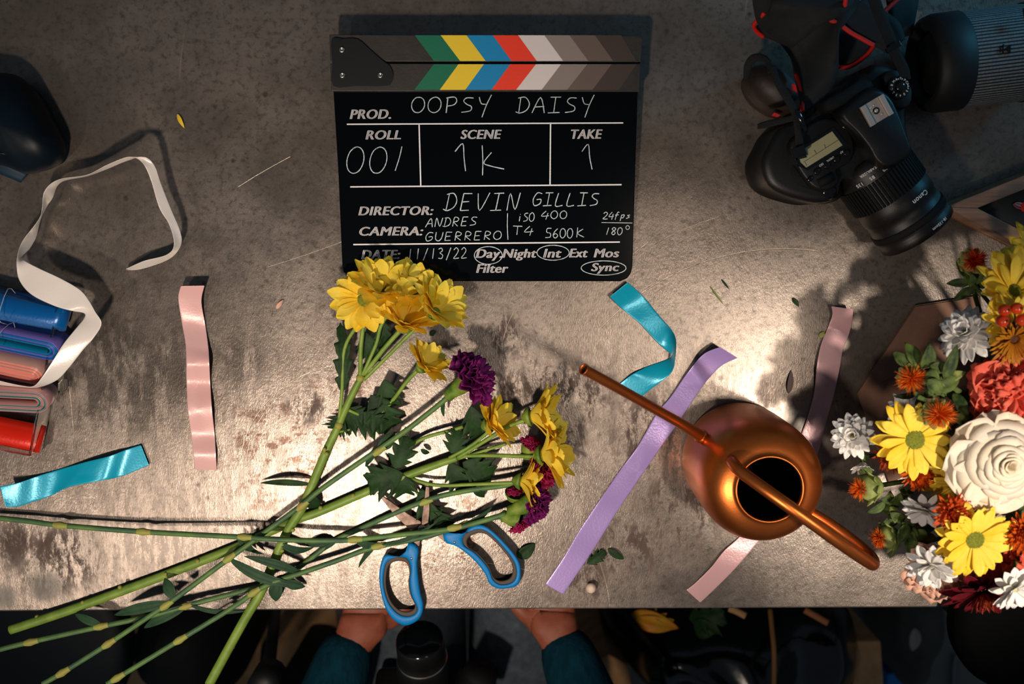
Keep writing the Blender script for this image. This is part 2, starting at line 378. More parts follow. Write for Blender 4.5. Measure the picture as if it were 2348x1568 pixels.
# hand lettering: single-stroke glyphs in a unit box, y up
def el(cx, cy, rx, ry, a0=0, a1=360, n=18): return [(cx+rx*math.cos(math.radians(a0+(a1-a0)*i/n)), cy+ry*math.sin(math.radians(a0+(a1-a0)*i/n))) for i in range(n+1)]
GL = {'O': [el(.5, .5, .48, .5, 100, 470)], '0': [el(.5, .5, .42, .5, 100, 480)], 'P': [[(.2, 0), (.22, 1)], [(.1, .95), (.7, 1), (.9, .75), (.7, .5), (.22, .42)]],
 'S': [[(.9, .95), (.4, .95), (.2, .75), (.45, .55), (.8, .4), (.75, .12), (.1, .02)]], 'Y': [[(.1, 1), (.3, .6), (.65, .55)], [(1, 1.15), (.7, .5), (.45, -.3)]],
 'D': [[(.25, 1), (.2, .05)], [(.05, .95), (.6, 1), (.95, .6), (.8, .2), (.3, 0), (-.05, .08)]], 'A': [[(0, 0), (.55, 1), (.95, 0)], [(.15, .38), (.9, .42)]],
 'I': [[(.5, 1), (.45, 0)], [(.1, 1), (.9, 1.02)], [(0, 0), (.9, .02)]], 'i': [[(.5, .6), (.45, 0)], [(.52, .8), (.53, .86)]], '1': [[(.6, 1), (.4, 0)]], '7': [[(.1, .7), (.5, 1), (.72, 0)]],
 'K': [[(.15, 1), (.15, 0)], [(.8, .85), (.2, .4), (1, 0)]], 'E': [[(.15, 1), (.1, 0)], [(.15, 1), (.85, 1)], [(.12, .5), (.7, .52)], [(.1, 0), (.8, .02)]],
 'V': [[(.05, 1), (.4, 0), (1, 1.05)]], 'N': [[(.1, 0), (.15, 1), (.75, .05), (.95, 1.05)]], 'G': [[(.95, .95), (.45, 1), (.1, .5), (.3, .02), (.85, .15), (.9, .5), (.45, .48)]],
 'L': [[(.25, 1), (.1, 0), (.85, .02)]], 'R': [[(.15, 0), (.2, 1), (.8, .85), (.65, .55), (.2, .48), (.85, 0)]], 'U': [[(.1, 1), (.12, .25), (.5, 0), (.85, .3), (.95, 1)]],
 'T': [[(0, 1), (1, .98)], [(.5, 1), (.45, 0)]], '4': [[(.6, 1), (.05, .35), (1, .4)], [(.85, .75), (.65, -.1)]], '5': [[(.95, 1), (.3, 1), (.25, .6), (.8, .5), (.8, .1), (.05, .02)]],
 '6': [[(.8, 1), (.3, .6), (.15, .2), (.5, 0), (.85, .25), (.5, .48), (.2, .3)]], '2': [[(.1, .8), (.5, 1), (.85, .75), (.5, .35), (.05, 0), (.95, .03)]],
 '3': [[(.1, .9), (.6, 1), (.75, .75), (.35, .55), (.8, .35), (.6, .02), (.05, .05)]], '8': [[(.5, .55), (.15, .8), (.5, 1), (.8, .8), (.2, .25), (.5, 0), (.8, .25), (.5, .55)]],
 '/': [[(.9, 1.05), (.1, -.15)]], 'f': [[(.9, .95), (.6, 1), (.4, .6), (.2, -.1)], [(.1, .55), (.8, .6)]], 'p': [[(.3, .6), (.1, -.3)], [(.3, .55), (.8, .6), (.6, .2), (.25, .2)]],
 's': [[(.8, .55), (.3, .5), (.7, .25), (.1, .05)]], 'k': [[(.15, 1), (.1, 0)], [(.8, .7), (.15, .35), (.75, 0)]], 'o': [el(.5, .72, .3, .25)], ' ': []}
hw = []
def stroke(pts, w=5):
    q = cr([tuple(p) for p in pts], 4) if len(pts) > 2 else pts
    V = []; Fs = []
    for i, p in enumerate(q):
        a = q[max(i-1, 0)]; b = q[min(i+1, len(q)-1)]; d = Vector((b[0]-a[0], b[1]-a[1]))
        d = d.normalized() if d.length > 0 else Vector((1, 0)); n = Vector((-d.y, d.x))*w/2*R.uniform(.75, 1.1)
        V += [Z(p[0]+n.x, p[1]+n.y, .00045), Z(p[0]-n.x, p[1]-n.y, .00045)]
    for i in range(len(q)-1): Fs.append((2*i, 2*i+1, 2*i+3, 2*i+2))
    hw.append((V, Fs))
def write(s, x0, x1, yb, h, slant=.1, w=5, adv=1.25, rise=0):
    n = len(s); st = (x1-x0)/((n-1)*adv+1)
    for i, ch in enumerate(s):
        for g in GL[ch]: stroke([(x0+st*(i*adv+u)+slant*v*h, yb+rise*i-v*h+R.uniform(-1, 1)) for u, v in g], w)
def flush(name):
    mk(name, join(*hw), m_chalk, cb, smooth=False); hw.clear()
write('OOPSY', 518, 985, 536, 92, .1, 6, 1.22); flush('chalk_title'); write('DAISY', 1140, 1590, 537, 92, .1, 6, 1.22); flush('chalk_title')
write('00', 122, 375, 893, 155, .15, 6, 1.15); stroke([(467, 735), (452, 800), (427, 878)], 6); flush('chalk_roll_number')
stroke([(780, 765), (825, 718), (833, 800), (842, 880)], 6); stroke([(940, 728), (944, 820), (942, 905)], 6); stroke([(995, 770), (950, 830), (990, 850), (1070, 868)], 6); flush('chalk_scene_number')
stroke([(1528, 765), (1565, 722), (1574, 800), (1588, 870)], 6); flush('chalk_take_number')
write('DEVIN', 712, 1150, 1112, 100, .18, 6, 1.28); write('GILLIS', 1230, 1625, 1084, 75, .15, 6, 1.2); flush('chalk_director_name')
write('ANDRES', 605, 905, 1211, 52, .2, 5, 1.2, -2); write('GUERRERO', 600, 1050, 1292, 50, .15, 5, 1.22, -1.2); stroke([(1090, 1128), (1088, 1200), (1092, 1285)], 5); flush('chalk_camera_name')
write('iSO', 1145, 1245, 1176, 50, .1, 5, 1.15); write('400', 1285, 1440, 1160, 45, .1, 5, 1.15)
write('T4', 1120, 1240, 1256, 52, .05, 5, 1.2); write('5600', 1310, 1475, 1274, 56, .05, 5, 1.12); write('K', 1490, 1540, 1270, 58, .1, 5)
write('24fps', 1650, 1815, 1162, 40, .12, 5, 1.12); stroke([(1643, 1183), (1825, 1186)], 5); write('180', 1660, 1765, 1255, 42, .15, 5, 1.1); write('o', 1780, 1815, 1245, 45, 0, 4); flush('chalk_exposure_notes')
write('11/13/22', 498, 850, 1400, 62, 0, 5, 1.3, -1); flush('chalk_date')
for c in ((976, 1377, 82, 52), (1358, 1361, 95, 44), (1656, 1451, 132, 42)):
    stroke([(c[0]+c[2]*math.cos(a/18*2*PI+1), c[1]+c[3]*math.sin(a/18*2*PI+1)) for a in range(20)], 5); flush('chalk_circle')

# ---------------------------------------------------------------- ribbons
s_pink = satin('pink_satin', 'eebfba', 'edb9b4'); s_teal = satin('teal_satin', '06a0be'); s_lilac = satin('lilac_satin', 'a087c2'); s_cream = satin('cream_satin', 'f2e9e0'); s_rose = satin('rose_satin', 'd0a4a6')
def ribbon(name, label, pairs, m, n=10, wave=None, cat='ribbon', group=None):
    o = mk(name, strip(pairs, n, 6, wave), m, sol=.0004, sub=1); tag(o, label, cat, group); return o
def two(a, b, k=1, ox=0, oy=0, hs=None):
    hs = hs or [.001]*len(a)
    return [(p[0]/k+ox, p[1]/k+oy, h if not isinstance(h, tuple) else h[0], q[0]/k+ox, q[1]/k+oy, h if not isinstance(h, tuple) else h[1]) for p, q, h in zip(a, b, hs)]
ribbon('satin_ribbon', 'short pink satin ribbon lying alone beside the brown stain, left of the clapperboard', two(
    [(1160, 100), (1143, 180), (1165, 330), (1190, 470), (1195, 600), (1196, 720), (1205, 900), (1225, 1050), (1240, 1180), (1248, 1275)],
    [(1315, 97), (1295, 200), (1320, 350), (1340, 500), (1346, 600), (1352, 720), (1362, 880), (1380, 1050), (1388, 1180), (1394, 1282)], 2.8, 0, 620,
    [.018, .009, .002, .007, .013, .004, .009, .002, .006, .001]), s_pink)
ribbon('satin_ribbon', 'short teal satin ribbon below the ribbon case at the left edge', two(
    [(-2, 1385), (120, 1360), (250, 1315), (400, 1270), (560, 1225), (700, 1190), (820, 1145), (905, 1118)],
    [(35, 1518), (110, 1518), (225, 1483), (330, 1446), (440, 1393), (640, 1352), (780, 1322), (958, 1250)], 2.8, 0, 620,
    [.016, .011, .004, .002, .007, .010, .004, .003]), s_teal)
Wb = [(293, 619, .001, 288, 617, .010), (325, 617, .001, 330, 598, .017), (388, 594, .006, 382, 584, .022), (415, 562, .018, 399, 560, .028), (413, 529, .024, 388, 515, .030),
      (391, 476, .028, 365, 476, .034), (368, 417, .034, 346, 413, .040), (356, 382, .040, 330, 378, .046), (337, 362, .046, 311, 362, .043), (309, 360, .048, 300, 366, .034),
      (287, 361, .046, 280, 373, .030), (243, 379, .040, 245, 388, .024), (199, 401, .034, 200, 404, .018), (133, 412, .030, 140, 418, .014), (102, 438, .030, 121, 454, .015),
      (97, 476, .026, 106, 476, .010), (89, 503, .025, 93, 505, .009), (53, 550, .028, 82, 547, .012), (41, 580, .034, 57, 588, .018), (38, 612, .036, 56, 597, .034),
      (45, 645, .034, 90, 615, .038), (72, 676, .036, 140, 638, .040), (120, 700, .038, 184, 664, .042), (160, 712, .040, 205, 690, .043), (192, 718, .036, 218, 714, .045), (192, 730, .032, 233, 742, .044), (170, 757, .034, 215, 775, .038),
      (143, 791, .037, 192, 801, .034), (118, 831, .039, 157, 845, .032), (95, 866, .040, 130, 872, .030), (77, 885, .040, 90, 888, .026), (50, 884, .036, 55, 890, .022), (0, 873, .036, 0, 884, .024), (-40, 860, .036, -40, 872, .024)]
ribbon('satin_ribbon', 'long cream satin ribbon curling up out of the clear case across the table', Wb, s_cream, 8)
ribbon('satin_ribbon', 'folded teal satin ribbon bent in a V below the clapperboard', two(
    [(348, 118), (400, 170), (480, 235), (560, 320), (610, 365), (625, 380), (605, 400), (520, 430), (450, 465), (385, 515)],
    [(430, 52), (500, 115), (570, 200), (630, 270), (648, 320), (643, 400), (632, 450), (600, 485), (540, 530), (470, 585)], 1646/840, 1220, 620,
    [.008, .002, .003, (.004, .006), (.003, .016), (.001, .018), (.001, .014), (.001, .009), .004, .001]), s_teal)
ribbon('satin_ribbon', 'long lilac satin ribbon running diagonally under the watering can spout', two(
    [(845, 343), (770, 375), (700, 455), (620, 570), (560, 640), (480, 780), (400, 890), (310, 1020), (210, 1170), (140, 1290), (58, 1410)],
    [(925, 393), (850, 430), (775, 510), (700, 620), (640, 710), (575, 800), (480, 940), (385, 1080), (305, 1210), (240, 1310), (140, 1457)], 1646/840, 1220, 620,
    [.022, .012, .005, .003, .002, .003, .002, .003, .0015, .002, .001]), s_lilac)
ribbon('satin_ribbon', 'dusty pink satin ribbon passing under the copper watering can', [
    (1906, 702, .012, 1957, 709, .012), (1908, 722, .006, 1955, 735, .006), (1898, 750, .002, 1948, 765, .002), (1882, 790, .004, 1934, 800, .004), (1872, 840, .006, 1925, 850, .006), (1866, 900, .003, 1910, 915, .003),
    (1850, 960, .002, 1890, 985, .002), (1835, 1000, .0012, 1876, 1040, .0012), (1810, 1070, .001, 1850, 1105, .001), (1760, 1150, .001, 1805, 1180, .001), (1700, 1225, .001, 1749, 1232, .001),
    (1660, 1262, .003, 1712, 1275, .003), (1630, 1300, .004, 1680, 1310, .004), (1595, 1335, .002, 1640, 1350, .002), (1573, 1352, .001, 1606, 1382, .001)], s_rose)

# ---------------------------------------------------------------- ribbon case and hanks
clear = bpy.data.materials.new('clear_plastic'); t_, b_ = nt(clear)
b_.inputs['Base Color'].default_value = (.93, .93, .92, 1); b_.inputs['Roughness'].default_value = .08; b_.inputs['Transmission Weight'].default_value = 1; b_.inputs['IOR'].default_value = 1.25
cs = thing('ribbon_case', P(20, 850), 'shallow clear plastic case holding folded ribbons at the left edge', 'case')
cA, cB, cC, cD = [P(x, y, .001) for x, y in ((-200, 603), (158, 700), (98, 1030), (-270, 960))]
qs = [cA, cB, cC, cD]
mk('case_floor', prism([q + Vector((0, 0, .0015)) for q in qs], .0006), clear, cs, smooth=False)
for i in range(4):
    a, b = qs[i], qs[(i+1) % 4]; d = (b-a).normalized(); mid = (a+b)/2 + Vector((0, 0, .0135))
    mk('case_wall', box(mid, d, (0, 0, 1), d.cross(Vector((0, 0, 1))), (b-a).length, .024, .0018), clear, cs, smooth=False, bev=.0005)
mk('case_rim', tube([q + Vector((0, 0, .026)) for q in qs] + [qs[0] + Vector((0, 0, .026))], .0016, 6, 1), clear, cs)
lt = P(146, 886, .02)
mk('case_latch', prism([P(x, y, .022) for x, y in ((132, 880), (142, 868), (155, 872), (156, 886), (150, 898), (132, 896))], .018), clear, cs, smooth=False, bev=.001)
def hank(name, label, px, py, h, ang, tilt, length, thick, width, mats, layers=6, gap=.12, thread=None):
    """folded ribbon loops; the round end sits at px,py, the loops run along -ang; width axis tilts away from vertical"""
    e = P(px, py, h); a = math.radians(ang); X = Vector((math.cos(a), math.sin(a), 0)); Yv = Vector((-math.sin(a), math.cos(a), 0)); t = math.radians(tilt)
    A = Yv*math.cos(t) + Vector((0, 0, 1))*math.sin(t); Wd = X.cross(A)
    vs = []; fm = []; tot = 0
    for k in range(layers):
        th = thick*(1 - (1-gap)*k/layers)/2; V = []; Fs = []; end = -thick*.45*k/layers
        prof = []
        for i in range(9): prof.append((end - th - (length-th)*(1-i/8), th*(.55+.45*min(1, i/4))))
        for i in range(1, 12): b = PI/2 - PI*i/12; prof.append((end - th + th*math.cos(b), th*math.sin(b)))
        for i in range(9): prof.append((end - th - (length-th)*(i/8), -th*(.55+.45*min(1, (8-i)/4))))
        for j in (0, 1, 2):
            wv = width*(j/2 - .5)
            for (u, v) in prof: V.append(e + X*u + A*v + Wd*(wv + .0004*math.sin(k*2.1)))
        n = len(prof)
        for j in (0, 1):
            for i in range(n-1): Fs.append((j*n+i, j*n+i+1, (j+1)*n+i+1, (j+1)*n+i)); fm.append(k % len(mats))
        vs.append((V, Fs))
    lo = min(v.z for q in vs for v in q[0]) - (T + .0045)
    vs = [([v - Vector((0, 0, lo)) for v in V], f) for V, f in vs]
    o = mk(name, join(*vs), mats, fm=fm, sol=.0006); tag(o, label, 'ribbon', None)
    if thread:
        c = P(thread[0], thread[1], .036); mk('binding_thread', tube([c + Wd*width*.56*a_ + A*thick*.56*b_ for a_, b_ in ((-1, -.9), (-1, .9), (1, .9), (1, -.9))], .0003, 5, 3), m_thread, o)
    return o
m_thread = mat('thread', 'c8c0c8', rough=.6)
s_blue = satin('blue_satin', '005aa0'); s_dteal = satin('deep_teal_satin', '0079a0'); s_violet = satin('violet_satin', '6f62b0'); s_indigo = satin('indigo_satin', '1f4fae')
s_peach = satin('peach_satin', 'ee9484'); s_salmon = satin('salmon_satin', 'f27f6c'); s_nude = satin('nude_satin', 'b58a80'); s_dust = satin('dusty_satin', 'b98784'); s_green = satin('green_satin', '0f6f68')
s_grey = satin('grey_satin', '8f8a90'); s_red = satin('red_satin', 'd62104'); s_orange = satin('orange_satin', 'f58a10')
hank('folded_ribbon', 'folded royal blue satin ribbon, uppermost bundle in the clear case', 152, 727, .024, -10, 68, .16, .020, .026, [s_blue], 5, thread=(18, 703))
hank('folded_ribbon', 'folded lilac and blue satin ribbon bundle between the blue and peach bundles', 143, 797, .024, -12, 22, .16, .020, .024, [s_violet, s_indigo, s_blue, s_dteal], 8, .3, thread=(15, 775))
hank('folded_ribbon', 'folded peach and salmon ribbon bundle under the cream ribbon', 112, 850, .022, -12, 35, .15, .024, .022, [s_nude, s_peach, s_salmon], 8, .1)
hank('folded_ribbon', 'folded dusty pink and green edged ribbon bundle beside the case latch', 118, 912, .022, -3, 18, .15, .022, .024, [s_dust, s_grey, s_green, s_dust], 8, .25)
hank('folded_ribbon', 'folded red orange satin ribbon, lowest bundle in the clear case', 88, 1012, .022, -12, 75, .14, .010, .026, [s_red, s_red, s_orange], 5)

# ---------------------------------------------------------------- watering can
def copper():
    m = mat('brushed_copper', 'd8783a', 'c96c30', sc=25, rough=.36, metal=.93, bump=.06, bsc=400); return m
MC = copper()
wc0 = P(1690, 1047, 0); wc0.z = T
wc = thing('watering_can', wc0, 'copper watering can with long thin spout and looped handle', 'watering can')
prof = [(.0, .0008), (.050, .0008), (.0545, .002), (.0558, .008), (.0560, .03), (.0562, .07), (.0558, .085), (.0545, .097), (.051, .108), (.046, .116), (.040, .1205), (.034, .1228), (.0305, .1236)]
prof = [(max(r, 1e-5), z) for r, z in prof]
mk('body', lathe(wc0, (0, 0, 1), prof + [(.0300, .1262), (.0285, .1270), (.0275, .1258), (.0278, .122)], 72), MC, wc, sub=1)
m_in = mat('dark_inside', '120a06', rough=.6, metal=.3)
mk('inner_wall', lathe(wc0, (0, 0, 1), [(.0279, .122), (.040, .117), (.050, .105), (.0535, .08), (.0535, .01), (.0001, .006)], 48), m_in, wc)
sp = [P(1633, 1016, .045), P(1622, 1008, .055), P(1607, 1000, .066), P(1560, 970, .085), P(1480, 925, .110), P(1400, 880, .138), P(1345, 850, .155)]
tipdir = (sp[-1]-sp[-2]).normalized()
mk('spout', tube(sp, [.0072, .0064, .0055, .0047, .0045, .0044, .0044], 20, 8, cap=False), MC, wc)
u, w, n_ = frame(tipdir)
tl = lathe(sp[-1], tipdir, [(.0044, -.001), (.0046, .0025), (.0049, .004), (.0045, .0045), (.0038, .003), (.0036, -.02)], 20)
mk('spout_tip', ([v + Vector((0, 0, 1))*0 for v in tl[0]], tl[1]), MC, wc)
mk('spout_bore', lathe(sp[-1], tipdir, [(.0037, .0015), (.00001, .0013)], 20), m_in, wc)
mk('spout_collar', lathe(sp[2], (sp[3]-sp[2]).normalized(), [(.005, -.003), (.0068, -.002), (.0068, .001), (.005, .003)], 20), MC, wc)
hp = [P(1678, 1058, .120), P(1683, 1064, .130), P(1700, 1082, .142), P(1770, 1133, .162), P(1850, 1190, .170), P(1930, 1247, .162), P(1985, 1284, .140), P(2002, 1293, .118), P(1996, 1275, .096), P(1955, 1238, .078), P(1900, 1198, .064), P(1856, 1172, .055), P(1835, 1160, .052)]
mk('handle', tube(hp, [.0056, .0054, .0053, .0053, .0054, .0055, .0056, .0055, .0053, .0050, .0048, .0047, .0047], 20, 8), MC, wc)

# ---------------------------------------------------------------- scissors
def respoly(l, n):
    o = smoothpoly(l, 6); k = len(o); L = [0]
    for i in range(k): L.append(L[-1] + math.dist(o[i], o[(i+1) % k]))
    out = []; j = 0
    for i in range(n):
        s = L[-1]*i/n
        while L[j+1] < s: j += 1
        t = (s-L[j])/(L[j+1]-L[j]+1e-9); a, b = o[j], o[(j+1) % k]; out.append((a[0]+(b[0]-a[0])*t, a[1]+(b[1]-a[1])*t))
    return out
def align(inner, outer):
    n = len(inner); best = min(range(n), key=lambda s: sum(math.dist(inner[(i+s) % n], outer[i]) for i in range(0, n, 4)))
    return [inner[(i+best) % n] for i in range(n)]
def loop(outer, inner, h0, h1, k, ox, oy, n=56, tilt=(0, 0, 0)):
    O = respoly(outer, n); I = align(respoly(inner, n), O); V = []
    def pt(a, z): x, y = a[0]/k+ox, a[1]/k+oy; return P(x, y, z + tilt[0]*(x-tilt[1])*M() )
    mix = lambda a, b, t: (a[0]+(b[0]-a[0])*t, a[1]+(b[1]-a[1])*t)
    hm = (h0+h1)/2; e = (h1-h0)
    for t, z in ((0, h0+e*.25), (0, h1-e*.3), (.08, h1-e*.08), (.22, h1), (.78, h1), (.92, h1-e*.08), (1, h1-e*.3), (1, h0+e*.25), (.85, h0), (.15, h0)):
        V += [pt(mix(O[i], I[i], t), z) for i in range(n)]
    Fs = [((a*n+i), (a*n+(i+1) % n), ((a+1) % 10*n+(i+1) % n), ((a+1) % 10*n+i)) for a in range(10) for i in range(n)]
    return V, Fs
m_blue = mat('blue_plastic', '0274b6', rough=.45, spec=.3, bump=.05, bsc=200); m_grip = mat('grey_rubber', '4c4038', rough=.7); m_blade = mat('worn_blade', '8a7567', '4d3830', sc=90, rough=.5, metal=.6)
k4 = 2348/800
sz = thing('scissors', P(960, 1215), 'open scissors with blue handles lying under the flower stems', 'scissors')
LO = [(1105, 772), (1150, 785), (1175, 820), (1165, 900), (1172, 1000), (1185, 1100), (1207, 1200), (1180, 1285), (1095, 1332), (1020, 1305), (960, 1235), (922, 1120), (908, 1000), (922, 905), (950, 852), (1010, 862), (1065, 862), (1095, 830)]
LI = [(950, 935), (985, 885), (1045, 872), (1100, 890), (1120, 960), (1112, 1040), (1125, 1130), (1165, 1225), (1120, 1265), (1045, 1255), (975, 1180), (940, 1060)]
RO = [(1338, 705), (1400, 712), (1470, 722), (1500, 682), (1560, 652), (1625, 662), (1725, 745), (1842, 885), (1862, 985), (1838, 1062), (1720, 1085), (1650, 1050), (1622, 985), (1540, 885), (1430, 800), (1352, 772)]
RI = [(1480, 730), (1545, 688), (1622, 694), (1708, 768), (1802, 882), (1832, 968), (1808, 1036), (1730, 1056), (1676, 1022), (1642, 940), (1562, 848), (1486, 795)]
def shrink(l, s):
    cx = sum(p[0] for p in l)/len(l); cy = sum(p[1] for p in l)/len(l); return [(cx+(p[0]-cx)*s, cy+(p[1]-cy)*s) for p in l]
for O_, I_ in ((LO, LI), (RO, RI)):
    hd = mk('handle', loop(O_, I_, .004, .015, k4, 560, 980), m_blue, sz, label='blue plastic handle loop')
    mk('grip_insert', loop(shrink(I_, 1.04), shrink(I_, .86), .0045, .0135, k4, 560, 980), m_grip, hd)
def blade(pts, h0, h1, name='blade'):
    o = mk(name, prism([P(x/k4+560, y/k4+980, h1) for x, y in pts], h0), m_blade, sz, smooth=False, bev=.0005); return o
blade([(893, 440), (960, 480), (1100, 580), (1190, 632), (1195, 690), (1180, 800), (1150, 800), (1140, 770), (1160, 720), (1110, 685), (1010, 590)], .007, .010)
blade([(1222, 395), (1246, 400), (1248, 560), (1240, 640), (1255, 690), (1335, 700), (1350, 770), (1300, 730), (1220, 762), (1190, 700), (1196, 600)], .010, .0125)
mk('pivot_screw', lathe(P(1197/k4+560, 680/k4+980, .0125), (0, 0, 1), [(.004, 0), (.004, .0012), (.003, .0018), (1e-5, .0018)], 18), m_steel, sz)
for x, y in ((1125, 882), (1416, 772)): mk('rivet', lathe(P(x/k4+560, y/k4+980, .0148), (0, 0, 1), [(.0014, 0), (.0012, .0005), (1e-5, .0006)], 12), m_steel, sz)

# ---------------------------------------------------------------- plant builders
g_stem = mat('stem_green', '62802a', '7f983c', sc=60, rough=.5, sss=.05); g_stem2 = mat('blue_green_stem', '38583c', '5c7d3a', sc=35, rough=.55); g_node = mat('pale_node', '8c9a44', '9c8a44', sc=150, rough=.6)
g_leaf = mat('dark_leaf', '142a12', '22401a', sc=60, rough=.6, spec=.25, bump=.3, bsc=300); g_leaf2 = mat('blue_green_leaf', '1f3a26', '2d4a30', sc=60, rough=.6, spec=.25, bump=.2, bsc=300)
g_cal = mat('calyx_green', '3c6418', '7d8f34', sc=80, rough=.5); g_bq = mat('bouquet_leaf', '1e3314', '5c6e30', sc=70, rough=.6, spec=.3, bump=.4, bsc=250)
def petalmat(name, c1, c2, **kw):
    m = mat(name, c1, c2, sc=kw.pop('sc', 55), rough=kw.pop('rough', .6), bump=.2, bsc=400, spec=.3, **kw)
    t = m.node_tree; b = t.nodes['Principled BSDF']; out = t.nodes['Material Output']
    tr = N(t, 'ShaderNodeBsdfTranslucent'); mxs = N(t, 'ShaderNodeMixShader', i_0=.26)
    src = b.inputs['Base Color'].links[0].from_socket; t.links.new(src, tr.inputs[0]); t.links.new(b.outputs[0], mxs.inputs[1]); t.links.new(tr.outputs[0], mxs.inputs[2]); t.links.new(mxs.outputs[0], out.inputs[0])
    return m
y_pet = petalmat('yellow_petal', 'ffd62c', 'ffe85e'); y_disc = mat('olive_disc', '5c6412', '80851c', sc=500, rough=.8, bump=1, bsc=900)
w_pet = petalmat('white_petal', 'f4f0ea', 'fdfbf8'); w_disc = mat('pale_disc', 'c2c27e', rough=.8)
p_car = petalmat('plum_petal', '6a0f55', '8a1a6c'); mg_car = petalmat('magenta_petal', 'a01650', 'b92560'); r_pet = petalmat('dark_red_petal', '5a0f18', '7d1420'); r_under = petalmat('rust_petal', 'a8431c', 'c45a28')
o_pet = petalmat('orange_petal', 'd8651a', 'c44a12'); b_pet = petalmat('bronze_petal', 'c8861c', 'a65a12'); co_pet = petalmat('coral_petal', 'e8614c', 'ee7a60'); pe_pet = petalmat('peach_petal', 'f0b89c', 'f4cbb0')
rose_pet = petalmat('cream_rose_petal', 'fff0d4', 'fff6e6'); saf = petalmat('safflower_floret', 'e24a0c', 'f8861a', sc=220); saf_r = petalmat('red_floret', 'c42a0c', 'e0480f', sc=220)
brown_disc = mat('brown_disc', '3a1c0a', '5a3010', sc=400, rough=.8, bump=1, bsc=700); berry_m = mat('berry_red', 'cf3410', 'e8501c', sc=60, rough=.25, coat=.5)
def petal(c, u, w, n, L, Wd, e0, e1, z0=0, r0=0, groove=.045, tip=.5, nl=7, ns=4, twist=0, tone=0):
    """one petal from centre c: u outward, w sideways, n flower axis; e0/e1 start and end elevation (deg)"""
    V = []; Fs = []; p = c + u*r0 + n*z0
    for i in range(nl+1):
        t = i/nl; e = math.radians(e0+(e1-e0)*t)
        d = u*math.cos(e) + n*math.sin(e); up = n*math.cos(e) - u*math.sin(e)
        wd = Wd*(.32 + .68*math.sin(PI*min(1, t*.62+.02)))*(1 if t < .7 else max(0.0, 1-((t-.7)/.3)**2.2)*(1-tip)+tip*(1-((t-.7)/.3))**.5 if t < 1 else 0.12)
        if t > .98: wd = Wd*.16
        for j in range(ns+1):
            s = j/ns*2-1
            V.append(p + w*(s*wd/2*math.cos(twist*t)) + up*(s*wd/2*math.sin(twist*t) + (groove*Wd*(s*s*1.4 - .6*math.cos(s*PI*1.5)**2*.3))))
        p = p + d*(L/nl)
    for i in range(nl):
        for j in range(ns): Fs.append((i*(ns+1)+j, i*(ns+1)+j+1, (i+1)*(ns+1)+j+1, (i+1)*(ns+1)+j))
    return V, Fs
def ring(c, n, cnt, L, Wd, e0, e1, z0=0, r0=.004, jit=.12, ph=0, skip=None, **kw):
    out = []; u0, w0, n = frame(n)
    for i in range(cnt):
        a = 2*PI*(i+R.uniform(-.25, .25))/cnt + ph; u = u0*math.cos(a)+w0*math.sin(a); w = n.cross(u)
        l = L*(1+R.uniform(-jit, jit)); de = R.uniform(-9, 9)
        out.append(petal(c, u, w, n, l, Wd*R.uniform(.85, 1.12), e0+de, e1+de*1.6, z0+R.uniform(-.0004, .0004), r0, twist=R.uniform(-.35, .35), **kw))
    return join(*out)
def leafv(p0, p1, Wd, arch=.3, lobes=0, up=Vector((0, 0, 1)), curl=0, n=16, sway=0):
    if lobes: n = 44; Wd *= 1.12
    """a leaf blade from p0 to p1, arched upwards; lobes > 0 gives a cut margin"""
    d = p1-p0; L = d.length; x = d.normalized(); s = x.cross(up).normalized(); z = s.cross(x); V = []; Fs = []
    for i in range(n+1):
        t = i/n; q = p0 + d*t + z*(arch*L*math.sin(PI*t)*.5) + s*(sway*L*math.sin(PI*t))
        w = math.sin(PI*t**.8)**.75 if t < 1 else 0
        if lobes:
            w = math.sin(PI*min(t**.75, 1))**.6 if t < 1 else 0
            fr_ = (t*lobes*1.0+.15) % 1; w *= .46 + .54*(fr_/.72 if fr_ < .72 else (1-fr_)/.28)**.8; w *= 1 + .05*math.sin(t*lobes*4*PI)
        w = max(w, .03)*Wd/2
        for k, sgn in enumerate((-1, -.5, 0, .5, 1)):
            V.append(q + s*(sgn*w) + x*(abs(sgn)*w*(.55 if lobes else 0)) + z*((abs(sgn)**1.2)*w*(.42+curl*math.sin(t*5))))
    for i in range(n):
        for j in range(4): Fs.append((i*5+j, i*5+j+1, (i+1)*5+j+1, (i+1)*5+j))
    return V, Fs
def disc(c, n, r, hh): return lathe(c, n, [(r, 0), (r*.97, hh*.45), (r*.75, hh*.85), (r*.4, hh), (1e-5, hh*.92)], 24)
def bloom(root, c, n, Rp, cnt=17, m=y_pet, dm=y_disc, open0=28, open1=-5, disc_r=.30, name='bloom', layers=2, wd=.34, stemdir=None, parent_is_thing=True, cal=True, label=None):
    """a daisy type head as a part: petals mesh + sub-parts"""
    n = Vector(n).normalized(); vs = []
    for k in range(layers):
        vs.append(ring(c, n, cnt - k*2, Rp*(1-.12*k), Rp*wd, open0+14*k, open1+8*k, z0=.001+.0012*k, r0=Rp*disc_r*.55, ph=k*.2))
    o = mk(name, join(*vs), m, root, label=label)
    mk('disc', disc(c + n*.0012, n, Rp*disc_r, Rp*.13), dm, o)
    if cal: mk('calyx', lathe(c, n, [(.0012, -.007), (.0035, -.0055), (Rp*.22, -.002), (Rp*.28, .0015), (Rp*.1, .001)], 16), g_cal, o)
    return o
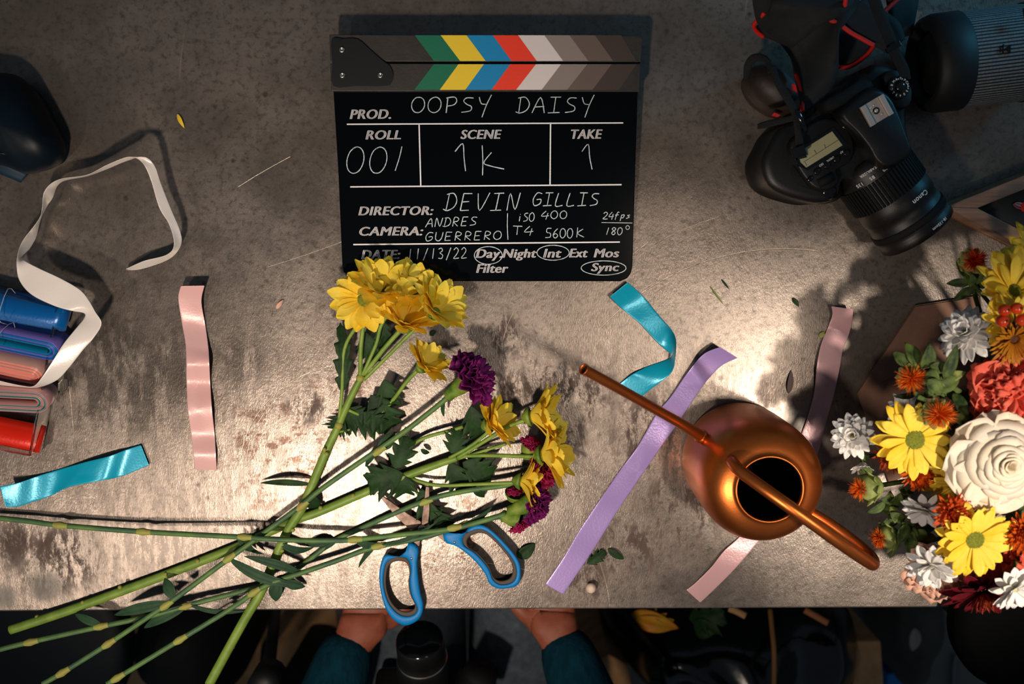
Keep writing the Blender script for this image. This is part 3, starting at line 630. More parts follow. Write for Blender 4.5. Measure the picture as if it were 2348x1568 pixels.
def frill(c, n, Rr, layers=6, seed=1, cup=70, flat_=10, amp=.10, petals=5):
    """ruffled carnation head: nested cut fans"""
    out = []; rr = random.Random(seed); u0, w0, n = frame(n)
    for k in range(layers):
        f = k/(layers-1) if layers > 1 else 0; e0 = math.radians(flat_ + (cup-flat_)*f); rad = Rr*(1-.45*f)
        nu, nr_ = 72, 7; V = []; Fs = []; ph = rr.random()*6; ph2 = rr.random()*6
        for i in range(nr_+1):
            t = i/nr_
            for j in range(nu):
                a = 2*PI*j/nu; cut = abs(math.sin(petals*a/2+ph))**.35
                e = e0*(1-.35*t*t); r = rad*t*(.62+.38*cut)*(1+.05*math.sin(23*a+ph)*t**3)
                z = r*math.tan(min(e, 1.35))*.55 + Rr*amp*t*t*(math.sin(9*a+ph2)+.6*math.sin(17*a+ph)+.35*math.sin(36*a))
                V.append(c + (u0*math.cos(a)+w0*math.sin(a))*(r*(1-.25*f)+.001) + n*(z + Rr*.05*k))
        for i in range(nr_):
            for j in range(nu): Fs.append((i*nu+j, i*nu+(j+1) % nu, (i+1)*nu+(j+1) % nu, (i+1)*nu+j))
        out.append((V, Fs))
    return join(*out)
def carn(root, c, n, Rr, m, cup, calyx_from, seed=1, name='carnation_bloom', cr_=.0092):
    n = Vector(n).normalized(); o = mk(name, frill(c, n, Rr, 7, seed, flat_=cup), m, root, sol=.0003)
    d = (c - calyx_from); L = d.length; d.normalize()
    mk('calyx', lathe(calyx_from, d, [(.002, -.002), (.006, .001), (cr_*.62, L*.2), (cr_*.85, L*.5), (cr_, L*.85), (cr_*1.05, L*1.05)], 18), g_cal, o); return o
def node(root, p, d, r): mk('stem_node', lathe(p, d, [(r*.95, -r*2.2), (r*1.25, -r), (r*1.4, 0), (r*1.12, r*1.4), (r*.98, r*3)], 14), g_node, root)

# ---------------------------------------------------------------- loose flower stems on the table
def pz(l): return [P(*a) for a in l]
# spray A, thick light green stem rising to the clapperboard corner
A = thing('chrysanthemum_spray', P(690, 1170), 'thick stemmed yellow chrysanthemum spray whose blooms lie over the clapperboard corner', 'flower', 'cut stems on the table')
mk('main_stem', tube(pz([(480, 1568, .022), (525, 1485, .021), (565, 1413, .020), (597, 1360, .019), (628, 1287, .017), (659, 1218, .0155), (689, 1171, .0155), (717, 1109, .014), (748, 1035, .013), (771, 987, .014), (800, 920, .018), (830, 862, .022)]),
    [.0048, .0047, .0047, .0046, .0046, .0045, .0045, .0044, .0042, .0038, .0034, .003], 10), g_stem, A)
sideA = [([(775, 985, .014), (784, 900, .02), (790, 800, .022), (822, 740, .03), (838, 700, .036)], .0018), ([(826, 866, .022), (828, 790, .03), (838, 730, .032), (864, 674, .034)], .0021),
         ([(830, 862, .022), (862, 790, .028), (880, 735, .034), (945, 660, .036)], .0018), ([(835, 858, .022), (880, 800, .032), (922, 752, .04)], .0022), ([(835, 870, .022), (890, 815, .028), (960, 745, .036), (985, 722, .040)], .0018),
         ([(872, 950, .012), (905, 912, .02), (935, 872, .028), (965, 842, .034)], .0019), ([(775, 990, .013), (800, 985, .010), (838, 970, .008)], .0013), ([(860, 985, .008), (840, 960, .012), (800, 940, .018)], .0016)]
for l, r in sideA: mk('side_stem', tube(pz(l), r, 8), g_stem, A)
for (x, y), n in (((777, 975), 0), ((826, 866), 1)): mk('stem_node', ball(P(x, y, .016 + .006*n), .0042, ns=10, nr=6), g_node, A)
bl = [((838, 688, .034), (-.12, .25, .9), 70, 26, -6), ((872, 668, .036), (.2, .68, .68), 76, 42, 16), ((946, 672, .028), (.25, .62, .66), 70, 42, 16),
      ((996, 718, .038), (.50, .58, .58), 80, 42, 14), ((928, 750, .040), (.28, .74, .50), 76, 46, 22), ((967, 842, .036), (.58, .58, .48), 62, 46, 18)]
for (p, n, r, a, b) in bl: bloom(A, P(*p), n, r*M(.04), 15, open0=a, open1=b, wd=.44, disc_r=.30 if n[2] > .6 else .15)
lf = [((790, 960, .012), (772, 985, .006), 60, 3), ((850, 905, .016), (905, 975, .006), 85, 3), ((800, 945, .014), (885, 975, .008), 70, 4), ((830, 930, .016), (790, 985, .004), 66, 3), ((880, 870, .018), (905, 930, .010), 60, 3), ((785, 900, .018), (780, 740, .014), 40, 4), ((835, 760, .024), (862, 830, .014), 55, 3), ((870, 730, .026), (890, 790, .016), 50, 3),
      ((715, 1110, .012), (597, 1107, .006), 15, 0), ((700, 1130, .014), (735, 1160, .004), 34, 0)]
for p0, p1, w_, lb in lf: mk('leaf', leafv(P(*p0), P(*p1), w_*M(), .18, lb, sway=.05), g_leaf, A, sol=.0004)
for x, y in ((505, 1513), (527, 1483), (566, 1412), (600, 1352), (665, 1215), (742, 1040), (752, 1030), (640, 1262)): mk('bud_scar', ball(P(x+R.choice((-8, 7)), y, .019), .0022, ns=8, nr=5), g_node, A)
# spray B, long nearly horizontal stem to the right
B = thing('chrysanthemum_spray', P(560, 1245), 'long yellow chrysanthemum spray pointing right, its blooms beside the watering can spout', 'flower', 'cut stems on the table')
mk('main_stem', tube(pz([(24, 1444, .012), (150, 1402, .009), (260, 1362, .007), (400, 1310, .006), (540, 1255, .006), (621, 1218, .0055), (689, 1188, .0055), (730, 1174, .006), (843, 1126, .007), (935, 1089, .009), (1010, 1062, .012), (1048, 1050, .014)]),
    [.0046, .0047, .0047, .0047, .0046, .0045, .0044, .0044, .0043, .0042, .0038, .003], 10), g_stem, B)
sideB = [([(1030, 1050, .014), (1085, 1018, .018), (1125, 985, .024)], .0018), ([(1048, 1050, .014), (1110, 1012, .02), (1165, 978, .028), (1208, 962, .034)], .002), ([(1060, 1045, .014), (1130, 1044, .022), (1232, 1047, .034)], .002),
         ([(935, 1095, .009), (1000, 1112, .014), (1090, 1110, .022), (1192, 1106, .032)], .0018), ([(905, 1062, .008), (960, 1010, .012), (1040, 985, .014), (1062, 978, .016)], .0019), ([(1050, 1052, .014), (1120, 1030, .018), (1160, 1018, .02)], .0015),
         ([(930, 1100, .008), (950, 1120, .008), (975, 1160, .006)], .0013)]
for l, r in sideB: mk('side_stem', tube(pz(l), r, 8), g_stem, B)
for (p, n, r, a, b) in [((1118, 975, .026), (.75, .35, .35), 72, 46, 14), ((1212, 955, .036), (.95, .18, .16), 86, 50, 24), ((1238, 1044, .038), (.94, .2, .22), 92, 46, 20), ((1190, 1103, .034), (.93, -.05, .2), 74, 46, 20)]:
    bloom(B, P(*p), n, r*M(.035), 16, open0=a, open1=b, wd=.42, disc_r=.17)
for p0, p1, w_, lb in [((925, 1085, .012), (845, 1110, .010), 85, 3), ((905, 1075, .014), (935, 1000, .012), 60, 3), ((920, 1085, .012), (930, 1130, .006), 75, 3), ((1035, 1040, .016), (1050, 985, .014), 60, 3), ((1060, 1060, .014), (1130, 1085, .010), 80, 3),
                       ((1030, 1060, .014), (1070, 1120, .006), 62, 3), ((965, 1120, .008), (995, 1195, .004), 55, 3), ((985, 1160, .008), (1035, 1205, .004), 50, 3), ((1080, 930, .022), (1100, 1000, .012), 62, 3), ((1045, 1070, .012), (1060, 1110, .008), 50, 3), ((1090, 1100, .014), (1110, 1140, .006), 26, 0), ((965, 1030, .01), (985, 1038, .006), 12, 0)]:
    mk('leaf', leafv(P(*p0), P(*p1), w_*M(), .18, lb, sway=.05), g_leaf, B, sol=.0004)
for x, y in ((454, 1290), (275, 1350), (190, 1385), (85, 1418), (810, 1140), (735, 1168), (380, 1320)): mk('bud_scar', ball(P(x, y-4, .010), .0022, ns=8, nr=5), g_node, B)
# carnations
def carnation(label, path, rad, nodes, head, m=g_stem2):
    th_ = thing('carnation', P(path[len(path)//2][0], path[len(path)//2][1]), label, 'flower', 'cut stems on the table')
    mk('stem', tube(pz(path), rad, 10), m, th_)
    q = [Vector(a) for a in cr([tuple(p) for p in path], 8)]
    for (x, y) in nodes:
        i = min(range(1, len(q)-1), key=lambda i: math.hypot(q[i][0]-x, q[i][1]-y)); d = (P(*q[i+1])-P(*q[i-1])).normalized(); node(th_, P(x, y, q[i][2]), d, rad*1.05)
    for (cp, n, r, mm, cup, frm, sd) in head: carn(th_, P(*cp), n, r*M(.04), mm, cup, P(*frm), sd)
    return th_
C1 = carnation('carnation with dark plum bloom below the clapperboard on a long blue green stem',
    [(98, 1568, .045), (143, 1542, .042), (248, 1476, .036), (373, 1392, .029), (418, 1360, .027), (519, 1285, .024), (601, 1225, .0225), (689, 1160, .0245), (744, 1116, .026), (877, 1024, .028), (940, 980, .029), (1010, 925, .031), (1028, 908, .033)], .0026,
    [(143, 1542), (248, 1476), (380, 1388), (525, 1280), (692, 1160), (868, 1034)], [((1078, 868, .045), (.80, .52, .30), 72, p_car, 8, (1026, 908, .034), 3)])
for p0, p1, w_ in [((1018, 915, .03), (1018, 955, .015), 9), ((868, 1030, .026), (905, 990, .02), 30), ((865, 1035, .026), (838, 1070, .012), 12), ((390, 1380, .028), (262, 1410, .02), 26), ((400, 1372, .028), (378, 1325, .02), 28), ((525, 1280, .024), (700, 1345, .022), 26), ((545, 1235, .022), (585, 1265, .006), 12)]:
    mk('leaf', leafv(P(*p0), P(*p1), w_*M(), .14, 0, sway=.04), g_leaf2, C1, sol=.0004)
C2 = carnation('carnation with magenta blooms behind the yellow blooms on the right',
    [(0, 1489, .030), (51, 1476, .028), (227, 1437, .024), (328, 1416, .020), (418, 1392, .017), (460, 1380, .016), (567, 1352, .009), (642, 1331, .0048), (700, 1290, .0045), (764, 1242, .0045), (819, 1215, .005), (969, 1150, .012), (1064, 1126, .017), (1160, 1112, .020), (1205, 1096, .022)], .0026,
    [(70, 1472), (230, 1436), (425, 1390), (640, 1332), (975, 1150)], [((1238, 1078, .026), (.85, .45, .25), 50, mg_car, 14, (1206, 1096, .022), 5), ((1218, 1022, .024), (.4, .8, .3), 28, mg_car, 30, (1205, 1048, .02), 8)])
for p0, p1, w_ in [((234, 1432, .024), (172, 1408, .015), 22), ((430, 1388, .018), (330, 1440, .012), 26), ((430, 1385, .018), (570, 1400, .016), 12), ((640, 1330, .008), (632, 1378, .004), 32), ((650, 1325, .01), (700, 1345, .006), 26), ((760, 1240, .008), (700, 1250, .005), 20), ((770, 1242, .008), (735, 1262, .004), 12)]:
    mk('leaf', leafv(P(*p0), P(*p1), w_*M(), .14, 0, sway=.04), g_leaf2, C2, sol=.0004)
C3 = carnation('carnation with two magenta buds right of the scissors',
    [(245, 1568, .040), (269, 1554, .038), (412, 1467, .030), (525, 1398, .024), (585, 1357, .0255), (628, 1334, .0265), (689, 1314, .022), (778, 1283, .018), (853, 1256, .0165), (969, 1232, .0165), (1071, 1201, .019), (1120, 1190, .020), (1145, 1184, .022)], .0026,
    [(269, 1554), (412, 1467), (582, 1358), (866, 1252), (1068, 1202)], [((1192, 1192, .026), (.55, -.75, .3), 36, mg_car, 40, (1150, 1182, .022), 11)])
for p0, p1, w_ in [((860, 1255, .018), (822, 1302, .004), 9), ((870, 1250, .018), (1010, 1190, .02), 10), ((690, 1312, .02), (560, 1275, .026), 22), ((1068, 1200, .02), (1130, 1160, .015), 12)]:
    mk('leaf', leafv(P(*p0), P(*p1), w_*M(), .14, 0, sway=.06), g_leaf2, C3, sol=.0004)
C4 = carnation('carnation whose stem crosses the table from the left edge to a dark purple bloom',
    [(-20, 1186, .010), (60, 1194, .012), (137, 1204, .014), (328, 1219, .017), (549, 1231, .0265), (604, 1235, .030), (700, 1239, .026), (764, 1239, .024), (812, 1237, .022), (935, 1224, .0225), (1037, 1212, .023), (1100, 1196, .024), (1160, 1178, .026)], .0026,
    [(137, 1204), (328, 1219), (560, 1231), (812, 1237), (1040, 1210)], [((1222, 1150, .034), (.88, -.1, .3), 56, p_car, 10, (1168, 1174, .027), 14), ((1180, 1130, .026), (.0, .9, .3), 18, mg_car, 40, (1176, 1145, .022), 15)])
for p0, p1, w_ in [((560, 1230, .024), (605, 1270, .006), 12), ((565, 1228, .024), (585, 1225, .02), 14), ((812, 1236, .022), (880, 1245, .010), 18), ((640, 1245, .02), (720, 1255, .006), 18)]:
    mk('leaf', leafv(P(*p0), P(*p1), w_*M(), .14, 0, sway=.1), g_leaf2, C4, sol=.0004)

# ---------------------------------------------------------------- scraps on the table
def scrap(name, label, cat, p0, p1, w, m, lobes=0, arch=.15): o = mk(name, leafv(P(*p0), P(*p1), w*M(), arch, lobes), m, sol=.0005); tag(o, label, cat); return o
scrap('petal', 'single yellow petal lying on bare steel left of the clapperboard', 'petal', (407, 261, .001), (423, 294, .001), 9, y_pet)
scrap('petal', 'single pale petal lying right of the pink ribbon', 'petal', (634, 708, .001), (650, 687, .001), 9, pe_pet, arch=.3)
scrap('leaf_scrap', 'dark leaf scrap left of the pale bud and below the lilac ribbon', 'leaf', (1346, 1292, .001), (1388, 1262, .001), 30, g_leaf, 3)
scrap('leaf_scrap', 'dark leaf scrap furthest right, near the spotted brown rust', 'leaf', (1394, 1258, .001), (1430, 1282, .001), 17, g_leaf)
scrap('leaf_scrap', 'round dark leaf scrap touching the scissors handle', 'leaf', (1188, 1278, .001), (1226, 1246, .001), 30, g_leaf)
scrap('stem_sliver', 'thin green sliver, the left one of two above the teal ribbon', 'stem', (1628, 656, .001), (1658, 697, .001), 3, g_stem)
scrap('stem_sliver', 'thin dark green sliver, the right one of two near the bright spot', 'stem', (1654, 640, .001), (1672, 663, .001), 4, g_leaf)
scrap('paper_scrap', 'small white triangular scrap between the can and the dusty pink ribbon', 'scrap', (1808, 902, .001), (1814, 848, .001), 14, mat('scrap_white', '9b8379', rough=.8))
scrap('leaf_scrap', 'tiny dark leaf bit on the bare steel right of the slivers', 'leaf', (1818, 683, .001), (1832, 703, .001), 10, g_leaf)
scrap('leaf_scrap', 'tiny pale dry leaf bit touching the dusty pink ribbon', 'leaf', (1879, 773, .001), (1890, 760, .001), 12, g_node)
scrap('leaf_scrap', 'tiny dark leaf bit between the lower yellow blooms and the plum carnation', 'leaf', (985, 768, .001), (1000, 758, .001), 12, g_leaf)
o = mk('flower_bud', join(ball(P(1355, 1348, .006), .0052, (0.2, .6, 1), 1.1, 14, 8), petal(P(1355, 1352, .006), Vector((0, 1, 0)), Vector((1, 0, 0)), Vector((0, 0, 1)), .006, .006, 60, 20)), mat('bud_pale', 'dccbb4', 'c9a08c', sc=150, rough=.6)); tag(o, 'small round pale bud near the front table edge', 'bud')
# ---------------------------------------------------------------- camera on the table
k_blk = mat('camera_black', '0c0b0b', '121110', sc=300, rough=.42, spec=.5, bump=.15, bsc=1500); k_rub = mat('rubber_black', '060606', rough=.7, spec=.3, bump=.5, bsc=1200); k_gloss = mat('gloss_black', '050607', rough=.12, coat=.5)
k_web = mat('webbing_black', '0a0b0c', rough=.85, bump=.8, bsc=700); k_strap = mat('strap_black', '0f1113', '15181b', sc=200, rough=.8, bump=.2, bsc=900); k_red = mat('strap_red', 'c81a12', rough=.7); k_lcd = mat('lcd', 'a8a27c', rough=.25, spec=.6); k_shoe = mat('shoe_metal', 'd8c8bc', rough=.4, metal=.6); k_print = mat('camera_print', 'e4e4e0', rough=.6)
kc = thing('camera', P(1930, 340), 'black reflex camera with zoom lens lying right of the clapperboard', 'camera')
def solid(outl, ht, hb, grow=1.0): return prism([P(x, y, ht) for x, y in outl], hb)
def dome(outl, ht, hb, bulge, lev=5, n=3):
    """prism with a rounded upper edge"""
    o = smoothpoly(outl, n); k = len(o); top = [P(x, y, ht) for x, y in o]; c = sum(top, Vector())/k; V = []; Fs = []
    V += [Vector((p.x, p.y, T+hb)) for p in top]
    for i in range(lev+1):
        a = PI/2*i/lev; s = 1 - bulge*(1-math.cos(a)); z = ht - bulge*.06 + bulge*.06*math.sin(a)
        V += [Vector((c.x+(p.x-c.x)*s, c.y+(p.y-c.y)*s, T+z)) for p in top]
    Fs = [(r*k+i, r*k+(i+1) % k, (r+1)*k+(i+1) % k, (r+1)*k+i) for r in range(lev+1) for i in range(k)] + [tuple(range(k)), tuple((lev+1)*k+i for i in range(k))]
    a = sum(top[i].x*top[(i+1) % k].y - top[(i+1) % k].x*top[i].y for i in range(k))
    if a < 0: Fs = [tuple(reversed(f)) for f in Fs]
    return V, Fs
low = [(1790, 292), (1765, 330), (1748, 370), (1758, 415), (1785, 440), (1835, 458), (1885, 466), (1920, 455), (1926, 430), (1940, 415), (1980, 420), (2050, 385), (2092, 350), (2082, 285), (2085, 205), (2072, 165), (2040, 148), (2005, 145), (1985, 168), (1895, 215), (1855, 262)]
mk('camera_body', dome(low, .068, .0015, .12), k_blk, kc)
plate = [(1838, 300), (1810, 330), (1822, 372), (1852, 418), (1876, 436), (1905, 436), (1925, 418), (1918, 392), (1950, 372), (1962, 340), (1945, 290), (1905, 268), (1870, 275)]
tpl = mk('top_plate', dome(plate, .077, .05, .10), k_blk, kc)
hump = [(1925, 262), (1950, 232), (1998, 198), (2040, 214), (2066, 262), (2084, 310), (2096, 350), (2072, 372), (2036, 388), (2010, 372), (1992, 340), (1960, 300)]
mk('viewfinder_hump', dome(hump, .092, .05, .16), k_blk, kc)
mk('shoulder', dome([(2025, 175), (2050, 158), (2078, 172), (2092, 205), (2088, 240), (2060, 250), (2040, 230)], .076, .05, .1), k_blk, kc)
mk('grip', puff([(1752, 372), (1758, 415), (1790, 444), (1840, 462), (1888, 468), (1922, 455), (1926, 430), (1900, 415), (1860, 420), (1830, 390), (1790, 340), (1768, 340)], .040, .072, 7, 2.2), k_rub, kc)
mk('eyecup', dome([(1886, 236), (1900, 224), (1950, 196), (1986, 166), (2002, 178), (2008, 200), (1975, 222), (1930, 246), (1896, 258)], .083, .05, .2), k_rub, kc)
mk('display', solid([(1908, 301), (1932, 333), (1849, 384), (1836, 372), (1830, 350)], .0792, .074), k_lcd, kc, smooth=False)
mk('display_bezel', solid([(1911, 291), (1943, 332), (1852, 391), (1830, 380), (1820, 350)], .0786, .074), k_gloss, kc, smooth=False)
for a, b, c_, d in ((1842, 372, 1922, 321), (1872, 352, 1867, 344), (1893, 339, 1890, 331), (1850, 380, 1846, 372)):
    mk('display_line', tube([P(a, b, .0793), P(c_, d, .0793)], .00022, 4, 1), k_gloss, kc)
for x, y, r in ((1941, 351, 7.5), (1918, 366, 7.5), (1896, 380, 7.5), (1873, 394, 7.5), (1857, 411, 6)):
    mk('button', lathe(P(x, y, .0780), (0, 0, 1), [(r*M(.08), -.002), (r*M(.08), .0012), (r*M(.08)*.8, .0019), (1e-5, .0016)], 18), k_gloss, kc)
mk('command_dial', tube([P(1874, 422, .074), P(1908, 404, .074)], .0052, 24, 1), k_rub, kc)
mk('shutter_button', lathe(P(1900, 440, .066), (0, -.3, 1), [(.0065, -.002), (.0068, .002), (.005, .0035), (1e-5, .003)], 20), k_gloss, kc)
md_ = P(2062, 200, .082)
dial = mk('mode_dial', lathe(md_, (0, 0, 1), [(.0098, -.012), (.0098, -.0005), (.0092, .0008), (.0048, .0010), (.0044, .003), (.0030, .0042), (1e-5, .0045)], 40), k_gloss, kc)
def flat_text(s, c, ang, size, up=0.0, **kw):
    v, f = text_vf(s, **kw); a = (min(p[0] for p in v)+max(p[0] for p in v))/2; an = math.radians(ang); X = Vector((math.cos(an), math.sin(an), 0)); Y = Vector((-math.sin(an), math.cos(an), 0))
    return [c + X*((p[0]-a)*size/CAP) + Y*((p[1]-CAP/2)*size/CAP) + Vector((0, 0, up)) for p in v], f
ms = []
for i, ch in enumerate(['A+', 'CA', 'P', 'Tv', 'Av', 'M', 'B', 'C', '2', '3', '4', '0', '5']):
    a = 2*PI*i/13; c = md_ + Vector((math.cos(a), math.sin(a), 0))*.0072 + Vector((0, 0, .0012)); ms.append(flat_text(ch, c, math.degrees(a)-90, .0019, bold=.01, shear=0))
mk('dial_marks', join(*ms), k_print, dial, smooth=False)
s0 = P(2008, 254, .094); ax = (P(2040, 240, .094)-P(1978, 262, .094)).normalized(); an_s = math.radians(31); X = Vector((math.cos(an_s), math.sin(an_s), 0)); Y = Vector((-X.y, X.x, 0)); Zv = Vector((0, 0, 1))
sh = mk('hot_shoe', box(s0, X, Y, Zv, .021, .019, .002), k_shoe, kc, smooth=False, bev=.0004)
for sg in (-1, 1): mk('shoe_rail', box(s0 + X*sg*.0088 + Zv*.003, X, Y, Zv, .0045, .019, .0012), k_shoe, sh, smooth=False, bev=.0003); mk('shoe_wall', box(s0 + X*sg*.0104 + Zv*.0016, X, Y, Zv, .0012, .019, .003), k_shoe, sh, smooth=False)
mk('contact', lathe(s0 + Zv*.001, Zv, [(.0030, 0), (.0030, .0003), (.0019, .0004), (.0019, .0001)], 20), k_gloss, sh); mk('contact', lathe(s0 + Zv*.001, Zv, [(.0018, 0), (.0017, .0007), (1e-5, .0008)], 16), k_shoe, sh)
for dx, dy in ((-.003, .0048), (.0005, .0052), (-.0035, .002), (.003, -.005)): mk('contact', lathe(s0 + X*dx + Y*dy + Zv*.001, Zv, [(.0009, 0), (.0008, .0004), (1e-5, .0004)], 10), k_shoe, sh)
tt = [flat_text('ISO', P(1883, 378, .0778), 213, .0018, bold=.01, shear=0), flat_text('DRIVE', P(1904, 365, .0778), 213, .0017, bold=.01, shear=0), flat_text('AF', P(1930, 349, .0778), 213, .0018, bold=.01, shear=0), flat_text('+', P(1935, 291, .0778), 30, .003, bold=.02, shear=0)]
mk('top_lettering', join(*tt), k_print, kc, smooth=False)
# lens along its own axis
La = P(1982, 364, .046); Lb = P(2102, 530, .040); ld = (Lb-La).normalized(); LL = (Lb-La).length
ln = mk('lens', lathe(La, ld, [(.028, -.004), (.033, 0), (.034, .008), (.0345, .013), (.0352, .015), (.0352, .016), (.0346, LL*.50), (.0350, LL*.52), (.0353, LL*.64), (.0340, LL*.66), (.0344, LL*.74), (.0350, LL*.76), (.0353, LL*.88), (.0348, LL*.90), (.0359, LL*.92), (.0359, LL), (.0350, LL*1.01), (.034, LL*1.01), (.033, LL*.96), (1e-5, LL*.95)], 72), k_blk, kc)
rr = []
u_, w_, n_ = frame(ld)
for i in range(64):
    a = 2*PI*i/64; o_ = u_*math.cos(a)+w_*math.sin(a); t_v = ld.cross(o_)
    rr.append(box(La + ld*(LL*.315) + o_*.0356, ld, t_v, o_, LL*.30, .0022, .0022))
mk('zoom_ring', join(*rr), k_rub, ln, smooth=False)
mk('front_ring', lathe(La, ld, [(.0350, LL*.78), (.0362, LL*.79), (.0362, LL*.86), (.0350, LL*.87)], 72), k_rub, ln)
def lens_text(s, t, a0, size, ang_off=0):
    """letters wrapped round the lens barrel at distance t, centred on angle a0 from straight up"""
    v, f = text_vf(s, bold=.015, shear=0); m_ = (min(p[0] for p in v)+max(p[0] for p in v))/2; side = ld.cross(Zv).normalized(); upv = side.cross(ld).normalized(); r = .0361
    out = []
    for p in v:
        arc = (p[0]-m_)*size/CAP; a = math.radians(a0) + arc/r; out.append(La + ld*(t + p[1]*size/CAP) + (upv*math.cos(a) + side*math.sin(a))*(r+.0006))
    return out, f
mk('lens_lettering', join(lens_text('Canon', LL*.57, -14, .0042), lens_text('35', LL*.10, -16, .003), lens_text('50', LL*.10, 4, .003), lens_text('85', LL*.10, 24, .003), lens_text('135', LL*.10, 44, .003), lens_text('18-135mm', LL*.94, -14, .0026), lens_text('IMAGE STABILIZER', LL*.03, 14, .0022)), k_print, ln, smooth=False)
# strap and webbing
st = mk('neck_strap', strip([(1722, -30, .10, 1990, -60, .10), (1728, 20, .085, 1975, -20, .085), (1738, 55, .07, 1965, 15, .08), (1775, 85, .055, 1945, 45, .085), (1812, 130, .05, 1925, 70, .086), (1822, 175, .055, 1922, 110, .086), (1832, 225, .07, 1922, 160, .08), (1838, 262, .07, 1905, 205, .072)], 6, 6), k_strap, kc, sol=.0022)
mk('strap_fold', strip([(1770, -20, .088, 1960, -40, .09), (1768, 15, .09, 1950, 20, .098), (1752, 42, .07, 1880, 60, .092), (1736, 60, .05, 1830, 100, .075), (1752, 82, .045, 1815, 108, .06)], 6, 5), k_strap, st, sol=.0022)
mk('strap_fold', strip([(1900, 44, .075, 1985, -5, .075), (1950, 72, .078, 2020, 20, .078), (2002, 102, .080, 2060, 50, .082), (2030, 120, .08, 2075, 90, .08)], 6, 5), k_strap, st, sol=.0022)
mk('strap_fold', strip([(1905, 50, .03, 1925, 150, .03), (1960, 80, .03, 1960, 150, .03), (2000, 102, .03, 1990, 130, .03)], 5, 5), k_strap, st, sol=.002)
mk('strap_fold', strip([(2030, -20, .07, 2110, -30, .05), (2040, 40, .06, 2100, 30, .05), (2050, 90, .05, 2090, 80, .04)], 5, 5), k_strap, st, sol=.002)
for pts in ([(1752, 30, .082), (1730, 55, .062), (1734, 70, .052), (1750, 84, .046)], [(1900, 44, .079), (1925, 56, .080), (1950, 74, .080), (1975, 88, .081), (2004, 104, .082)], [(1920, 154, .032), (1950, 152, .032), (1985, 128, .032), (2004, 104, .032)], [(1826, 170, .056), (1838, 210, .068), (1840, 255, .072)], [(1940, -5, .1), (1935, 25, .095)], [(2062, -5, .066), (2024, 30, .07)]):
    mk('strap_edging', tube(pz(pts), .0021, 6, 6), k_red, st)
mk('strap_webbing', strip([(1985, -20, .11, 2012, -20, .11), (1998, 20, .108, 2024, 14, .108), (2012, 55, .104, 2035, 44, .104), (2028, 95, .10, 2052, 82, .10), (2040, 125, .095, 2062, 112, .095), (2060, 165, .085, 2082, 152, .085), (2066, 190, .08, 2088, 180, .08)], 6, 3), k_web, st, sol=.0015)
mk('strap_buckle', box(P(2048, 108, .103), Vector((.85, .5, 0)), Vector((-.5, .85, 0)), Zv, .013, .005, .004), k_gloss, st, smooth=False, bev=.0008)
mk('strap_webbing', strip([(1765, 150, .085, 1778, 150, .085), (1775, 190, .09, 1790, 185, .09), (1795, 225, .092, 1812, 218, .092), (1815, 262, .092, 1830, 258, .092), (1822, 300, .092, 1838, 296, .092), (1825, 340, .086, 1843, 336, .086), (1830, 365, .082, 1850, 360, .082)], 6, 3), k_web, st, sol=.0015)
mk('strap_webbing', strip([(1738, 284, .07, 1738, 296, .07), (1760, 276, .078, 1762, 292, .078), (1800, 268, .088, 1802, 282, .088), (1822, 262, .092, 1826, 276, .092)], 6, 3), k_web, st, sol=.0015)
mk('strap_buckle', box(P(1832, 348, .090), Vector((.8, .3, 0)), Vector((-.3, .8, 0)), Zv, .011, .009, .004), k_rub, st, smooth=False, bev=.0008)
mk('strap_webbing', strip([(1822, 253, .094, 1832, 252, .094), (1832, 275, .095, 1842, 270, .095), (1846, 305, .092, 1852, 300, .092)], 5, 2), k_gloss, st, sol=.001)
pc = mk('eyepiece_cover', puff([(1708, 190), (1712, 165), (1735, 150), (1775, 152), (1808, 178), (1832, 210), (1842, 240), (1822, 268), (1785, 268), (1748, 248), (1722, 222)], .03, .055, 7, 2.0), mat('worn_leather', '1a1310', '2c1f1a', sc=40, rough=.55, bump=.4, bsc=120), kc)
mk('cover_loop', strip([(1705, 185, .055, 1718, 180, .055), (1706, 150, .062, 1722, 158, .062), (1722, 126, .066, 1733, 142, .066), (1748, 124, .068, 1745, 140, .068), (1766, 138, .07, 1756, 150, .07), (1772, 165, .075, 1760, 168, .075)], 6, 3), k_web, pc, sol=.0015)
mk('cover_red_tab', solid([(1818, 192), (1836, 200), (1836, 214), (1820, 204)], .058, .054), k_red, pc, smooth=False); mk('cover_red_tab', solid([(1770, 264), (1775, 258), (1790, 264), (1784, 268)], .05, .046), k_red, pc, smooth=False)

